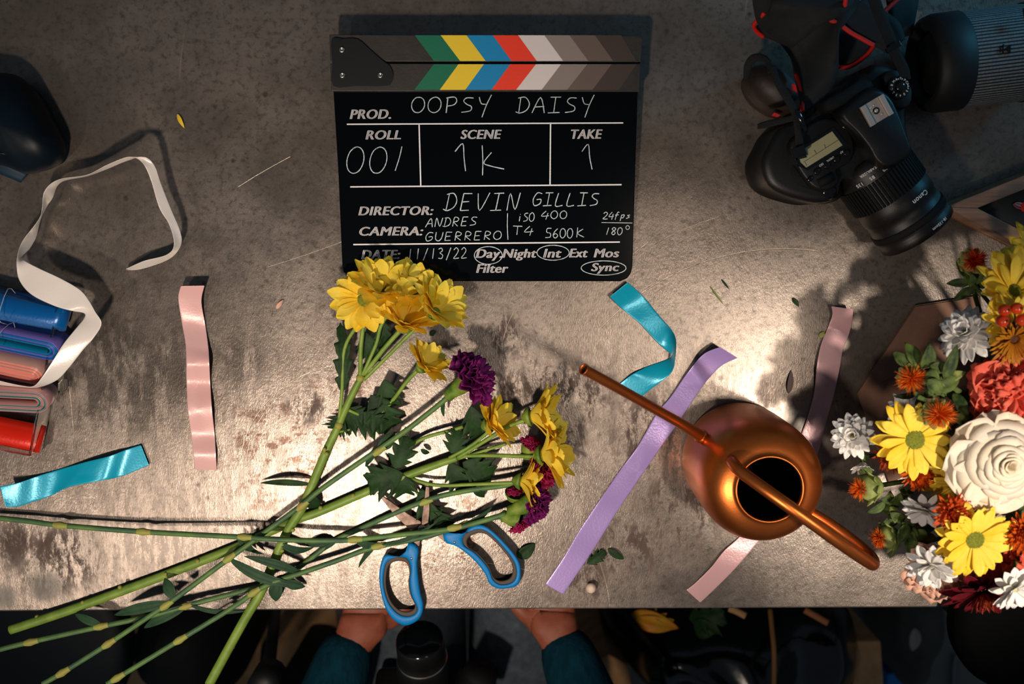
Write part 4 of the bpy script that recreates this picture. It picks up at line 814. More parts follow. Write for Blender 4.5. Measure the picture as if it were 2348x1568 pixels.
# ---------------------------------------------------------------- loudspeaker
sa = P(2112, 150, .044); sb = P(2420, 112, .044); sa.z = sb.z = T+.0445; sd = (sb-sa).normalized(); SL = (sb-sa).length; sr = .0425
spk = thing('speaker', (sa+sb)/2 - Vector((0, 0, .0445)), 'dark cylindrical portable speaker with woven mesh in the upper right corner', 'speaker')
def mesh_cloth():
    m = bpy.data.materials.new('speaker_cloth'); t, b = nt(m); L = t.links; co = N(t, 'ShaderNodeTexCoord').outputs['UV']
    br = N(t, 'ShaderNodeTexBrick'); br.offset = .5; br.inputs['Scale'].default_value = 1.0; br.inputs['Mortar Size'].default_value = .008; br.inputs['Mortar Smooth'].default_value = .5; br.inputs['Brick Width'].default_value = .035; br.inputs['Row Height'].default_value = .03
    mp = N(t, 'ShaderNodeMapping'); mp.inputs['Scale'].default_value = (3.6, 2.6, 1); L.new(co, mp.inputs[0]); L.new(mp.outputs[0], br.inputs['Vector'])
    br.inputs['Color1'].default_value = lin('a4aaac'); br.inputs['Color2'].default_value = lin('888e90'); br.inputs['Mortar'].default_value = lin('0a0b0c')
    L.new(br.outputs['Color'], b.inputs['Base Color']); b.inputs['Roughness'].default_value = .75
    bp = N(t, 'ShaderNodeBump', i_Strength=.8, i_Distance=.0008, invert=True); L.new(br.outputs['Fac'], bp.inputs['Height']); L.new(bp.outputs[0], b.inputs['Normal']); return m
clo = mk('mesh_sleeve', lathe(sa, sd, [(sr, .030 + (SL-.06)*i/24) for i in range(25)], 72), mesh_cloth(), spk)
uv = clo.data.uv_layers.new(name='UVMap')
for p in clo.data.polygons:
    r_ = p.index//72; c_ = p.index % 72
    for li, (du, dv) in zip(p.loop_indices, ((0, 0), (1, 0), (1, 1), (0, 1))): uv.data[li].uv = ((r_+dv)/24, (c_+du)/72)
k_cap = mat('speaker_rubber', '0b0c0d', '121314', sc=60, rough=.6)
for a_, d_ in ((sa, sd), (sb, -sd)):
    e_ = mk('end_cap', lathe(a_, d_, [(.030, .010), (.033, .001), (.037, 0), (.041, .003), (.0435, .010), (.0437, .031), (.0425, .032)], 64), k_cap, spk)
    mk('passive_cone', lathe(a_, d_, [(1e-5, .004), (.014, .004), (.016, .007), (.024, .005), (.030, .012)], 48), k_rub, e_)
lp = P(2300, 112, .088); lp.z = T+.0445+sr+.0006
def poly3(pts, c, s): return [c + Vector((x*s, y*s, 0)) for x, y in pts], [tuple(range(len(pts)))]
gl = join(poly3([(-.1, -1), (.15, -1), (.15, 1), (-.1, 1)], lp, .0038), poly3([(1.7, -1), (1.7, 1), (.3, 0)], lp, .0038), poly3([(-.7, -.8), (-.5, -.8), (-.5, .5), (-.7, .5)], lp, .0038))
mk('embossed_mark', gl, k_gloss, spk, smooth=False, sol=.001)
mk('strap_tab', strip([(2345, 20, .09, 2360, 20, .09), (2348, 40, .092, 2365, 42, .092)], 4, 2), k_web, spk, sol=.001)

# ---------------------------------------------------------------- framed board and envelope
wood = mat('walnut_wood', 'a8836c', '7a5c4c', sc=14, rough=.6, bump=.25, bsc=160, stretch=(1, 9, 1)); wood2 = mat('pale_wood', '9c6a45', '7b5035', sc=20, rough=.6)
fr = thing('framed_board', P(2330, 490), 'dark wooden framed black sign pointing its corner left of the speaker and above the bouquet', 'sign')
hT = .033; c0 = P(2168, 474, hT); d1 = (P(2348, 402, hT)-c0).normalized(); d2 = Vector((d1.y, -d1.x, 0)); LA, LB = .24, .19; ww = .0165
d2 = (P(2348, 566, hT)-c0).normalized(); d1.z = d2.z = 0
def quad(c, a, b, la, lb, w, z0, z1, lip=0):
    P0 = c; P1 = c + a*la; P2 = P1 + b*lb; P3 = c + b*lb
    I = [P0 + (a+b)*w, P1 + (b-a)*w, P2 - (a+b)*w, P3 + (a-b)*w]; O = [P0, P1, P2, P3]; return O, I
O, I = quad(c0, d1, d2, LA, LB, ww, 0, 0)
def rail(a, b, ia, ib, zt, zb):
    t = [Vector((p.x, p.y, T+zt)) for p in (a, b, ib, ia)]; return prism(t, zb)
for i in range(4): j = (i+1) % 4; mk('frame_rail', rail(O[i], O[j], I[i], I[j], hT, .009), wood, fr, smooth=False, bev=.0012)
for i in range(4): j = (i+1) % 4; mk('backing_strip', rail(O[i], O[j], I[i], I[j], .008, .001), wood2, fr, smooth=False, bev=.0006)
mk('black_panel', prism([Vector((p.x, p.y, T+.016)) for p in I], .010), mat('panel_black', '050a0c', rough=.5), fr, smooth=False)
mk('painted_leaf', leafv(P(2322, 468, .0175), P(2352, 480, .0175), .005, .05), mat('paint_pink', 'a04a56', rough=.6), fr); mk('painted_leaf', leafv(P(2326, 466, .018), P(2352, 472, .018), .004, .05), mat('paint_grey', '8f9488', rough=.6), fr); mk('painted_berry', ball(P(2350, 474, .018), .005, sq=.3), k_red, fr)
kraft = mat('kraft_paper', '70503e', '7a5845', sc=90, rough=.75, bump=.15, bsc=400)
ev = thing('envelope', P(2110, 850), 'brown kraft envelope lying on the steel beneath the bouquet', 'envelope')
mk('envelope_body', prism([P(x, y, .004) for x, y in ((1966, 902), (2100, 700), (2248, 677), (2250, 860), (2225, 1010), (2040, 1110))], .001), kraft, ev, smooth=False)
mk('envelope_flap', prism([P(x, y, .0052) for x, y in ((1966, 902), (2100, 703), (2225, 684), (2235, 800), (2060, 858))], .0042), kraft, ev, smooth=False)

# ---------------------------------------------------------------- dark pouch at the left edge
pm = mat('pouch_vinyl', '020a10', '04141f', sc=12, rough=.45, spec=.25)
po = thing('pouch', P(20, 290), 'dark glossy teal black pouch at the upper left edge', 'pouch')
mk('pouch_body', puff([(-120, 200), (-60, 172), (10, 168), (45, 176), (78, 205), (105, 250), (132, 300), (147, 332), (147, 356), (132, 380), (95, 394), (60, 398), (10, 380), (-60, 370), (-130, 330)], .022, .058, 10, 2.3, noise_a=.012), pm, po)
mk('pouch_strap', strip([(-30, 360, .03, -40, 385, .03), (20, 378, .016, 0, 398, .014), (65, 398, .006, 48, 418, .004)], 6, 3), mat('pouch_strap', '0b2a3c', rough=.6), po, sol=.002)
mk('pouch_zip', tube(pz([(142, 372, .012), (110, 376, .030), (60, 368, .040), (10, 352, .045), (-30, 350, .046)]), .0012, 6, 6), k_gloss, po)

# ---------------------------------------------------------------- bouquet
bk = thing('flower_bucket', Vector((.515, P(2300, 1000, .0).y+.005, T)), 'black bucket holding the mixed bouquet at the right edge', 'bucket')
kb = mat('bucket_black', '060707', rough=.5)
BC = Vector((.515, P(2300, 1000, .0).y+.005, T))
mk('bucket_wall', lathe(BC, (0, 0, 1), [(1e-5, .001), (.062, .001), (.075, .12), (.077, .121), (.073, .119), (.060, .006), (1e-5, .006)], 48), kb, bk)
def bthing(name, label, cat, px, py, h): return thing(name, P(px, py, h), label, cat, 'flowers of the mixed bouquet')
def bstem(root, p, r=.0018, m=g_bq, bend=.5):
    i_bstem[0] += 1; a = i_bstem[0]*2.399; e = BC + Vector((.045*math.cos(a), .045*math.sin(a), .02)); p = Vector(p)
    mid = p.lerp(e, .5); mid.z = p.z*.65+e.z*.35; mid = mid.lerp(Vector((BC.x-.04, BC.y, T+.11)), .4)
    mk('stem', tube([p, p.lerp(mid, .5)+Vector((0, 0, -.012)), mid, e], r, 6, 5), m, root)
i_bstem = [0]
# big daisies
def bdaisy(label, px, py, h, n, Rpx, cnt=16, open0=14, open1=-10, pm_=y_pet, dm=y_disc, dr=.35, wd=.36, lay=2):
    t = bthing('daisy', label, 'flower', px, py, h); n = Vector(n).normalized(); c = P(px, py, h); Rr = Rpx*M(h)
    vs = [ring(c, n, cnt-2*k, Rr*(1-.10*k), Rr*wd, open0+9*k, open1+6*k, z0=.001+.001*k, r0=Rr*dr*.6, ph=k*.16) for k in range(lay)]
    mk('petals', join(*vs), pm_, t, sol=.0002); mk('disc', disc(c+n*.001, n, Rr*dr, Rr*.11), dm, t); bstem(t, c - n*.003); return t
bdaisy('large yellow daisy facing up, left of the cream rose with a green eye', 2095, 1007, .150, (-.08, .05, 1), 78)
bdaisy('large yellow daisy facing up below the cream rose', 2232, 1234, .165, (.0, -.12, 1), 78, 18)
bdaisy('yellow daisy tilted away at the top of the bouquet below the framed sign', 2322, 668, .140, (.05, .32, .85), 92, 20, 30, 8, dr=.2)
bdaisy('yellow daisy half hidden under the cream rose, petals hanging down', 2205, 1105, .140, (-.35, -.72, .62), 84, 20, 22, -6, dr=.24)
bdaisy('yellow daisy under the red berries', 2322, 738, .150, (-.1, -.1, 1), 66, 17, 20, -4, dr=.2)
bdaisy('bronze and brown button flower beneath the berries', 2322, 774, .158, (.0, -.3, .95), 56, 30, 35, 5, b_pet, brown_disc, .28, .14, 3)
bdaisy('yellow daisy of which only petals show behind the top daisy at the right edge', 2375, 600, .12, (.2, .3, .9), 80, 18)
# white chrysanthemums
def wchrys(label, px, py, h, n, Rpx, open0=20, lay=5, cnt=17):
    t = bthing('white_chrysanthemum', label, 'flower', px, py, h); n = Vector(n).normalized(); c = P(px, py, h); Rr = Rpx*M(h)
    vs = [ring(c, n, max(6, cnt-3*k), Rr*(1-.15*k), Rr*.36, open0+15*k, open0-28+20*k, z0=.001+.0013*k, r0=.002, ph=k*.4, tip=.5) for k in range(lay)]
    mk('petals', join(*vs), w_pet, t, sol=.0002); mk('disc', disc(c+n*.002, n, Rr*.16, Rr*.1), w_disc, t)
    mk('calyx', lathe(c, n, [(.0015, -.008), (Rr*.16, -.005), (Rr*.22, 0)], 14), g_cal, t); bstem(t, c-n*.006); return t
wchrys('white chrysanthemum lying on its side above the envelope, near the top yellow daisy', 2218, 768, .135, (-.62, .50, .55), 66, 10)
wchrys('white chrysanthemum furthest left in the bouquet, above the copper handle', 1958, 1000, .110, (-.45, .25, .8), 50, 18, 5, 17)
wchrys('small white chrysanthemum below the leftmost one, half closed', 1978, 1058, .098, (-.2, -.6, .5), 30, 55, 3, 9)
wchrys('white chrysanthemum left of the orange button flower, petals pointing down', 2122, 1165, .135, (-.35, -.65, .6), 52, 15, 3, 13)
wchrys('white chrysanthemum in front of the peach carnation at lower left', 2138, 1292, .150, (-.35, -.35, .75), 60, 20, 4, 13)
wchrys('white chrysanthemum at the lower right edge of the bouquet', 2322, 1345, .165, (.1, -.4, .85), 58, 12, 3, 13)
wchrys('white chrysanthemum in shade behind the left yellow daisy', 2080, 940, .10, (-.2, .4, .8), 42, 18, 3, 13)
wchrys('greyish white chrysanthemum at the right edge under the framed sign', 2345, 588, .08, (.1, .4, .9), 26, 18, 3, 11)
# button and safflower heads
def button(label, px, py, h, n, Rpx, m=o_pet, lay=5, m2=None, cnt=22):
    t = bthing('button_chrysanthemum', label, 'flower', px, py, h); n = Vector(n).normalized(); c = P(px, py, h); Rr = Rpx*M(h)
    vs = [ring(c, n, cnt-2*k, Rr*(1-.15*k), Rr*.20, 2+15*k, 22+16*k, z0=.001+.0012*k, r0=Rr*.12, ph=k*.23, tip=.6, nl=5, ns=2, groove=.2) for k in range(lay)]
    mk('petals', join(*vs), m, t); mk('eye', disc(c+n*.003, n, Rr*.15, Rr*.08), brown_disc, t); bstem(t, c-n*.004); return t
button('orange button chrysanthemum beneath the left yellow daisy', 2104, 1082, .135, (.15, -.3, .9), 44)
button('dark rust button chrysanthemum half hidden left under the yellow daisy', 2045, 1042, .120, (-.2, -.1, .95), 40, petalmat('rust_dark', '8e3418', 'a84820'))
button('rust and orange button chrysanthemum above the lower yellow daisy', 2180, 1172, .165, (.05, -.1, 1), 48, petalmat('rust_orange', 'd8602a', 'c04a1e'))
button('orange button chrysanthemum cut by the right edge beside the lower daisy', 2345, 1222, .17, (-.2, .1, 1), 46)
g_ball = mat('bract_green', '55662a', '96a05a', sc=60, rough=.6, bump=.5, bsc=150)
def safflower(label, px, py, h, n, Rpx, m=saf, ballr=0, cnt=260, back=None):
    t = bthing('safflower', label, 'flower', px, py, h); n = Vector(n).normalized(); c = P(px, py, h); Rr = Rpx*M(h); out = []; u0, w0, n = frame(n)
    for i in range(cnt):
        a = R.uniform(0, 2*PI); el_ = math.acos(R.uniform(.05, 1)); d = (u0*math.cos(a)+w0*math.sin(a))*math.sin(el_) + n*math.cos(el_)
        s = c + d*Rr*.15; l = Rr*R.uniform(.7, 1.05); e = s + d*l + Vector((R.uniform(-1, 1), R.uniform(-1, 1), R.uniform(-1, 1)))*Rr*.12
        sd_ = d.cross(Vector((R.random(), R.random(), R.random()))).normalized()*Rr*.026
        s2 = sd_.cross(d)*.8; mm = s.lerp(e, .6) + n*Rr*.05
        out.append(([s+sd_*.6, s-sd_*.6, s+s2*.6, mm+sd_, mm-sd_, mm+s2, e], [(0, 1, 4, 3), (1, 2, 5, 4), (2, 0, 3, 5), (3, 4, 6), (4, 5, 6), (5, 3, 6)]))
    mk('florets', join(*out), m, t, smooth=False); mk('heart', ball(c, Rr*.3, n, .8), m, t)
    br = ballr*M(h) if ballr else Rr*.75; bc = c - n*(br*.75)
    mk('bract_ball', ball(bc, br, n, .95, 20, 10), g_ball, t)
    lv = []
    for i in range(9):
        a = 2*PI*i/9+.3; d = u0*math.cos(a)+w0*math.sin(a); lv.append(leafv(bc - n*br*.5 + d*br*.6, bc + d*br*1.35 + n*br*.45, br*.75, -.25, 0, up=(n*.4+d).normalized(), n=8))
    mk('bracts', join(*lv), g_ball, t, sol=.0004); bstem(t, bc - n*br*.8, .0022); return t
safflower('red safflower standing alone at the top of the bouquet', 2232, 598, .130, (0, .1, 1), 33, saf_r)
safflower('orange safflower above the envelope, left of the coral rose', 2090, 868, .140, (-.3, -.05, 1), 35)
safflower('orange red safflower at the upper rim of the left yellow daisy', 2152, 950, .168, (.0, .05, 1), 38)
safflower('orange safflower with big green bract ball right of the copper handle', 1975, 1120, .115, (-.95, -.05, .35), 28, ballr=32)
safflower('small orange safflower lowest on the left, beside the tip of the copper handle', 2020, 1234, .115, (-.95, -.1, .35), 26, ballr=28)
# roses and carnations
def rose_head(root, c, n, Rr, m, seed, shells=22, openess=1.0, name='petals'):
    rr = random.Random(seed); u0, w0, n = frame(n); out = []
    for k in range(shells):
        f = k/(shells-1); r0 = Rr*(.05 + .42*f**1.2); r1 = Rr*(.12 + .92*f**1.35); hh = Rr*(.58 - .34*f**1.5); a0 = k*2.399 + rr.uniform(-.2, .2); span = PI*(.66 - .24*f)
        V = []; Fs = []; na, nv = 14, 9; ph = rr.uniform(0, 6)
        for i in range(nv+1):
            v = i/nv
            for j in range(na+1):
                s = j/na*2-1; a = a0 + s*span
                edge = (1-abs(s)**5*.22); vv = v*edge
                r = r0*(.55+.45*vv) + (r1-r0)*(vv**2.4)*openess + Rr*.02*math.sin(s*5+ph)*vv
                z = hh*math.sin(min(vv, 1)*PI*.5)**.9 - Rr*.18*f*max(0, vv-.72)*3 + Rr*.02*math.sin(s*7+ph*2)*vv
                V.append(c + (u0*math.cos(a)+w0*math.sin(a))*r + n*(z + Rr*.02*(1-f)*10*.3))
        for i in range(nv):
            for j in range(na): Fs.append((i*(na+1)+j, i*(na+1)+j+1, (i+1)*(na+1)+j+1, (i+1)*(na+1)+j))
        out.append((V, Fs))
    return mk(name, join(*out), m, root, sol=.0004)
rs = bthing('rose', 'large open cream rose, the biggest bloom of the bouquet', 'rose', 2290, 1055, .165); rc = P(2290, 1055, .165)
rose_head(rs, rc, (-.02, .0, 1), .0385, rose_pet, 4, 19)
og = []
for a, l, w_ in ((150, .044, .040), (195, .046, .044), (225, .043, .04), (260, .046, .04), (300, .044, .042), (340, .044, .04), (20, .042, .04), (60, .043, .04), (105, .042, .04)):
    a = math.radians(a); d = Vector((math.cos(a), math.sin(a), 0)); og.append(petal(rc + Vector((0, 0, -.004)), d, Vector((-d.y, d.x, 0)), Vector((0, 0, 1)), l*1.02, w_*1.25, 35, -40, tip=.85, groove=.06, nl=10, ns=8))
mk('outer_petals', join(*og), rose_pet, rs, sol=.0004); bstem(rs, rc - Vector((0, 0, .004)), .003)
cr1 = bthing('carnation', 'ruffled coral carnation above the cream rose at the right edge', 'flower', 2318, 900, .145); cc = P(2318, 900, .145)
mk('petals', join(frill(cc, (-.25, .1, 1), .036, 8, 31, 72, 6, .13, 5), frill(cc + Vector((-.006, -.004, .006)), (-.1, -.3, 1), .026, 6, 37, 60, 20, .18, 4)), co_pet, cr1, sol=.0004)
og = []
for a, l in ((100, .036), (150, .040), (185, .036), (215, .037), (250, .034), (300, .034), (20, .03), (60, .034)):
    a = math.radians(a); d = Vector((math.cos(a), math.sin(a), 0)); og.append(petal(cc + Vector((0, 0, -.002)), d, Vector((-d.y, d.x, 0)), Vector((0, 0, 1)), l, .034, 30, -25, tip=.7, groove=.15, nl=9, ns=7))
mk('outer_petals', join(*og), co_pet, cr1, sol=.0004); bstem(cr1, cc, .003)
cr2 = bthing('carnation', 'ruffled coral carnation low in the bouquet, right of the lower yellow daisy', 'flower', 2345, 1285, .125); cc = P(2345, 1285, .125); mk('petals', frill(cc, (-.25, -.1, 1), .038, 8, 41, 70, 6, .14, 5), co_pet, cr2, sol=.0004); bstem(cr2, cc, .003)
pcn = bthing('carnation', 'peach carnation with pink frilled rim at the lower left of the bouquet', 'flower', 2150, 1312, .125); cc = P(2150, 1308, .120)
mk('petals', frill(cc, (-.1, -.25, 1), .031, 6, 21, 45, 4, .07), pe_pet, pcn, sol=.0003); bstem(pcn, cc)
pcn2 = bthing('carnation', 'peach carnation deep in the bouquet behind the dark red bloom', 'flower', 2240, 1320, .11); cc = P(2235, 1315, .105); mk('petals', frill(cc, (.1, -.2, 1), .026, 6, 22, 45, 4, .07), pe_pet, pcn2, sol=.0003); bstem(pcn2, cc)
dr_ = bthing('dark_red_chrysanthemum', 'dark red chrysanthemum hanging over the lower table edge', 'flower', 2248, 1362, .14); cc = P(2252, 1352, .14); nn = Vector((.1, -.62, .7)).normalized()
mk('petals', join(ring(cc, nn, 13, .030, .011, 2, -10, r0=.003), ring(cc, nn, 11, .026, .010, 14, 4, z0=.002, r0=.003)), r_pet, dr_, sol=.0002)
mk('inner_petals', join(*[ring(cc, nn, 18, .018-.003*k, .0032, 30+15*k, 60+12*k, z0=.003, r0=.002, nl=5, ns=2, tip=.6, groove=.2) for k in range(3)]), petalmat('rusty_red', '7a2014', '9a3a20'), dr_); bstem(dr_, cc)
# berries
bt = bthing('berry_sprig', 'sprig of shiny orange red berries over the yellow petals near the right edge', 'berries', 2325, 745, .175)
for x, y in ((2303, 711), (2331, 707), (2298, 736), (2344, 733), (2362, 722)):
    c = P(x, y, .182); q = mk('berry', ball(c, .0048, (.2, .1, 1), 1.1, 18, 10), berry_m, bt); mk('berry_tip', lathe(c+Vector((.001, .0005, .0048)), (.2, .1, 1), [(.0012, 0), (.0008, .0012), (1e-5, .0013)], 8), brown_disc, q)
    mk('stalk', tube([c - Vector((0, 0, .004)), c.lerp(P(2325, 755, .168), .6), P(2325, 755, .160)], .0007, 5, 4), brown_disc, bt)
bstem(bt, P(2325, 755, .160))
# foliage sprigs
g_bq2 = mat('olive_leaf', '46561f', '8a9050', sc=70, rough=.6, spec=.3, bump=.4, bsc=250)
def sprig(label, pts, leaves, r=.0018, nm='leafy_sprig', extra=()):
    t = bthing(nm, label, 'foliage', *pts[0]); mk('twig', tube(pz(pts), r, 6, 8), g_bq, t)
    for (x, y, h, x2, y2, h2, w_) in leaves: mk('leaf', leafv(P(x, y, h), P(x2, y2, h2), w_*1.25*M(h), .15, 0, sway=R.uniform(-.06, .06), n=10), g_bq, t, sol=.0004)
    for (x, y, h, rad, cnt) in extra:
        for i in range(cnt):
            a = R.uniform(0, 2*PI); q = P(x+R.uniform(-.4, .4)*rad, y+R.uniform(-.4, .4)*rad, h+R.uniform(-.015, .01)); mk('leaf', leafv(q, q + Vector((math.cos(a), math.sin(a), R.uniform(-.1, .8)))*rad*M(h)*R.uniform(.5, .9), rad*.5*M(h), .2, 0, n=10, sway=R.uniform(-.1, .1)), R.choice((g_bq, g_bq2)), t, sol=.0004)
    bstem(t, P(*pts[-1])); return t
sprig('leafy green sprig around the orange safflower above the envelope', [(2060, 820, .13), (2110, 850, .135), (2160, 890, .13), (2220, 930, .12), (2300, 970, .11)],
      [(2085, 838, .135, 2048, 805, .13, 22), (2100, 840, .138, 2075, 785, .13, 26), (2115, 845, .14, 2132, 785, .145, 26), (2130, 850, .142, 2165, 830, .145, 24), (2120, 860, .145, 2155, 870, .15, 30), (2125, 870, .15, 2160, 905, .15, 28), (2140, 885, .14, 2200, 870, .14, 34), (2150, 895, .14, 2110, 905, .14, 22), (2160, 890, .135, 2215, 905, .135, 26), (2105, 900, .12, 2048, 908, .12, 12), (2120, 905, .12, 2098, 928, .12, 22), (2165, 870, .145, 2195, 790, .15, 24), (2185, 900, .14, 2220, 960, .15, 22)], extra=((2150, 870, .13, 55, 12), (2205, 935, .13, 55, 10)))
sprig('leafy green sprig left of the lower yellow daisy', [(2020, 1165, .10), (2060, 1190, .11), (2095, 1220, .115), (2130, 1240, .11), (2260, 1200, .1)],
      [(2030, 1150, .11, 1985, 1175, .11, 16), (2045, 1160, .11, 2065, 1130, .12, 26), (2060, 1180, .11, 2020, 1205, .11, 22), (2075, 1190, .115, 2040, 1175, .12, 20), (2080, 1200, .12, 2060, 1245, .12, 24), (2090, 1215, .12, 2085, 1270, .12, 26), (2100, 1215, .12, 2125, 1235, .12, 22), (2070, 1200, .115, 2040, 1280, .11, 16), (2090, 1230, .115, 2108, 1285, .12, 24), (2060, 1120, .11, 2095, 1130, .11, 12), (2000, 1085, .11, 1975, 1075, .11, 12)], extra=((2035, 1150, .105, 45, 8), (2095, 1220, .11, 50, 10)))
sprig('leaf sprig beside the lone red safflower', [(2205, 600, .11), (2215, 640, .11), (2240, 660, .11), (2320, 760, .1)], [(2215, 632, .115, 2192, 600, .12, 14), (2218, 640, .115, 2240, 640, .12, 26), (2225, 650, .11, 2170, 650, .1, 16), (2235, 655, .11, 2255, 590, .115, 18), (2240, 655, .11, 2185, 690, .1, 18)], extra=((2235, 630, .11, 40, 6),))
sprig('green leaf pair at the lower right of the cream rose', [(2310, 1165, .15), (2322, 1240, .14), (2335, 1320, .12), (2345, 1330, .11)], [(2312, 1165, .155, 2370, 1180, .155, 36), (2310, 1168, .155, 2285, 1172, .155, 20)])
sprig('dark foliage filling the gap between the coral rose and the daisies', [(2270, 830, .12), (2290, 850, .12), (2330, 900, .1)], [(2265, 845, .12, 2235, 865, .12, 12), (2275, 840, .12, 2245, 820, .12, 10), (2280, 850, .12, 2330, 830, .12, 30), (2260, 1000, .12, 2220, 1060, .12, 26), (2200, 960, .12, 2160, 1080, .11, 30)])
# ---------------------------------------------------------------- black stool at the table corner
bs = P(2345, 1412, .03); bs.z = 0
def stool(name, label, c, r, h, m, legs=4, group=None, spread=.75):
    t = thing(name, c, label, 'stool', group)
    mk('seat', lathe(Vector((c.x, c.y, h-.05)), (0, 0, 1), [(1e-5, 0), (r*.9, 0), (r, .008), (r, .038), (r*.96, .047), (r*.85, .05), (1e-5, .05)], 64), m, t)
    for i in range(legs):
        a = 2*PI*i/legs - PI/2 + PI/legs; d = Vector((math.cos(a), math.sin(a), 0)); mk('leg', tube([Vector((c.x, c.y, h-.05)) + d*r*.6, Vector((c.x, c.y, .0)) + d*r*(.6+spread*.4)], .010, 10, 1), black_metal, t)
    return t
sb_c = P(2352, 1440, .035); sb_c.z = 0
t = thing('bar_stool', sb_c, 'round black stool reaching over the table edge under the dark red bloom', 'stool')
mk('seat', lathe(Vector((sb_c.x, sb_c.y, T+.004)), (0, 0, 1), [(1e-5, 0), (.060, 0), (.066, .006), (.068, .02), (.066, .030), (.05, .034), (1e-5, .034)], 64), mat('stool_black', '020303', rough=.8, spec=.1), t)
mk('post', tube([Vector((sb_c.x, sb_c.y-.03, .015)), Vector((sb_c.x, sb_c.y-.03, T+.004))], .016, 14, 1), black_metal, t)
mk('foot', lathe(Vector((sb_c.x, sb_c.y-.03, 0)), (0, 0, 1), [(1e-5, 0), (.15, 0), (.15, .008), (.03, .02), (1e-5, .02)], 40), black_metal, t)

# ---------------------------------------------------------------- seated person
jean = mat('dark_denim', '39424a', '4a535b', sc=90, rough=.85, bump=.4, bsc=500); knit = mat('teal_knit', '062834', '0a3644', sc=120, rough=.95, spec=.1, bump=1, bsc=300, stretch=(1, .25, 1))
skin_m = mat('skin', '8e4a34', 'a05a42', sc=60, rough=.5, sss=.15); hair_m = mat('hair', '1c120c', rough=.6); shoe_m = mat('shoe_black', '0c0c0d', rough=.5)
PX = -.06
per = thing('person', Vector((PX, -.86, 0)), 'seated person in a teal knitted sweater and dark jeans, hands resting on the knees', 'person')
def skin(name, vs, es, rs_, m, parent, sub=2, root=0):
    L = WL[parent.name]; me = bpy.data.meshes.new(name); me.from_pydata([Vector(v)-L for v in vs], es, []); me.materials.append(m)
    o = bpy.data.objects.new(name, me); SC.collection.objects.link(o); o.parent = parent; WL[o.name] = L
    md = o.modifiers.new('skin', 'SKIN'); md.use_smooth_shade = True
    sl = me.skin_vertices[0].data if me.skin_vertices else None
    if sl is None: o.data.skin_vertices  # created by the modifier
    for i, r in enumerate(rs_): me.skin_vertices[0].data[i].radius = (r, r) if not isinstance(r, tuple) else r
    me.skin_vertices[0].data[root].use_root = True
    mu = o.modifiers.new('sub', 'SUBSURF'); mu.levels = sub; mu.render_levels = sub
    return o
def V3(x, y, z): return Vector((x, y, z))
hl = P(846, 1412, -.225); hr = P(1262, 1404, -.225)
wl_, wr_ = P(812, 1462, -.215), P(1280, 1456, -.215)
B_ = {'v': [], 'e': [], 'r': []}
def add(p, r, par=None):
    B_['v'].append(p); B_['r'].append(r); i = len(B_['v'])-1
    if par is not None: B_['e'].append((par, i))
    return i
pel = add(V3(PX, -.88, .60), (.13, .10)); sp1 = add(V3(PX, -.885, .78), (.125, .09), pel); ch = add(V3(PX, -.88, .98), (.14, .10), sp1); nk = add(V3(PX, -.865, 1.14), .052, ch); nk2 = add(V3(PX, -.85, 1.21), .05, nk)
jw = add(V3(PX, -.825, 1.27), (.058, .062), nk2); sk = add(V3(PX, -.84, 1.34), (.074, .088), jw); tp_ = add(V3(PX, -.85, 1.40), (.05, .06), sk)
kn = {}
for sg, H_, Wr, kx in ((-1, hl, wl_, -.130), (1, hr, wr_, .010)):
    sh_ = add(V3(PX+sg*.16, -.88, 1.07), .052, ch); el2 = add(V3(PX+sg*.27, -.84, .80), .043, sh_); fa = add(V3(*Wr).lerp(V3(PX+sg*.27, -.84, .80), .45), .036, el2); wr = add(V3(*Wr), .025, fa)
    pm2 = add(V3(*H_).lerp(V3(*Wr), .35), (.030, .018), wr); kb_ = add(V3(*H_) + V3(0, .012, -.004), (.034, .015), pm2)
    for k, (dx, ln_) in enumerate(((-.030, .052), (-.010, .060), (.010, .056), (.029, .044))):
        b0 = add(V3(*H_) + V3(dx*.9, .030, -.004), .0090, kb_); b1 = add(V3(*H_) + V3(dx*1.1, .030+ln_*.5, -.008), .0085, b0); add(V3(*H_) + V3(dx*1.15, .030+ln_, -.024), .0070, b1)
    t0 = add(V3(*H_) + V3(-sg*.034, -.004, -.006), .0105, pm2); t1 = add(V3(*H_) + V3(-sg*.052, .020, -.012), .0095, t0); add(V3(*H_) + V3(-sg*.058, .044, -.018), .0080, t1)
    hip = add(V3(PX+sg*.085, -.86, .58), .080, pel); kn_ = add(V3(kx, -.42, .57), .058, hip); cal = add(V3(kx, -.385, .36), .050, kn_); ank = add(V3(kx, -.40, .09), .034, cal); add(V3(kx+sg*.02, -.28, .035), (.035, .022), ank)
    kn[sg] = kx
bdy = skin('body', B_['v'], B_['e'], B_['r'], skin_m, per)
# jeans
for_j = [V3(PX, -.88, .60), V3(PX, -.885, .70)]; ej = [(0, 1)]; rj = [(.150, .115), (.14, .10)]
for sg in (-1, 1):
    n0 = len(for_j); for_j += [V3(PX+sg*.085, -.86, .585), V3((PX+sg*.085+kn[sg])/2, -.64, .58), V3(kn[sg], -.43, .575), V3(kn[sg], -.38, .52), V3(kn[sg], -.385, .34), V3(kn[sg], -.40, .11)]
    ej += [(0, n0), (n0, n0+1), (n0+1, n0+2), (n0+2, n0+3), (n0+3, n0+4), (n0+4, n0+5)]; rj += [.095, .085, .072, .068, .060, .055]
skin('jeans', for_j, ej, rj, jean, per)
sv = [V3(PX, -.885, .70), V3(PX, -.885, .82), V3(PX, -.88, .98), V3(PX, -.868, 1.10)]; es_ = [(0, 1), (1, 2), (2, 3)]; rs2 = [(.16, .12), (.15, .11), (.165, .12), (.07, .07)]
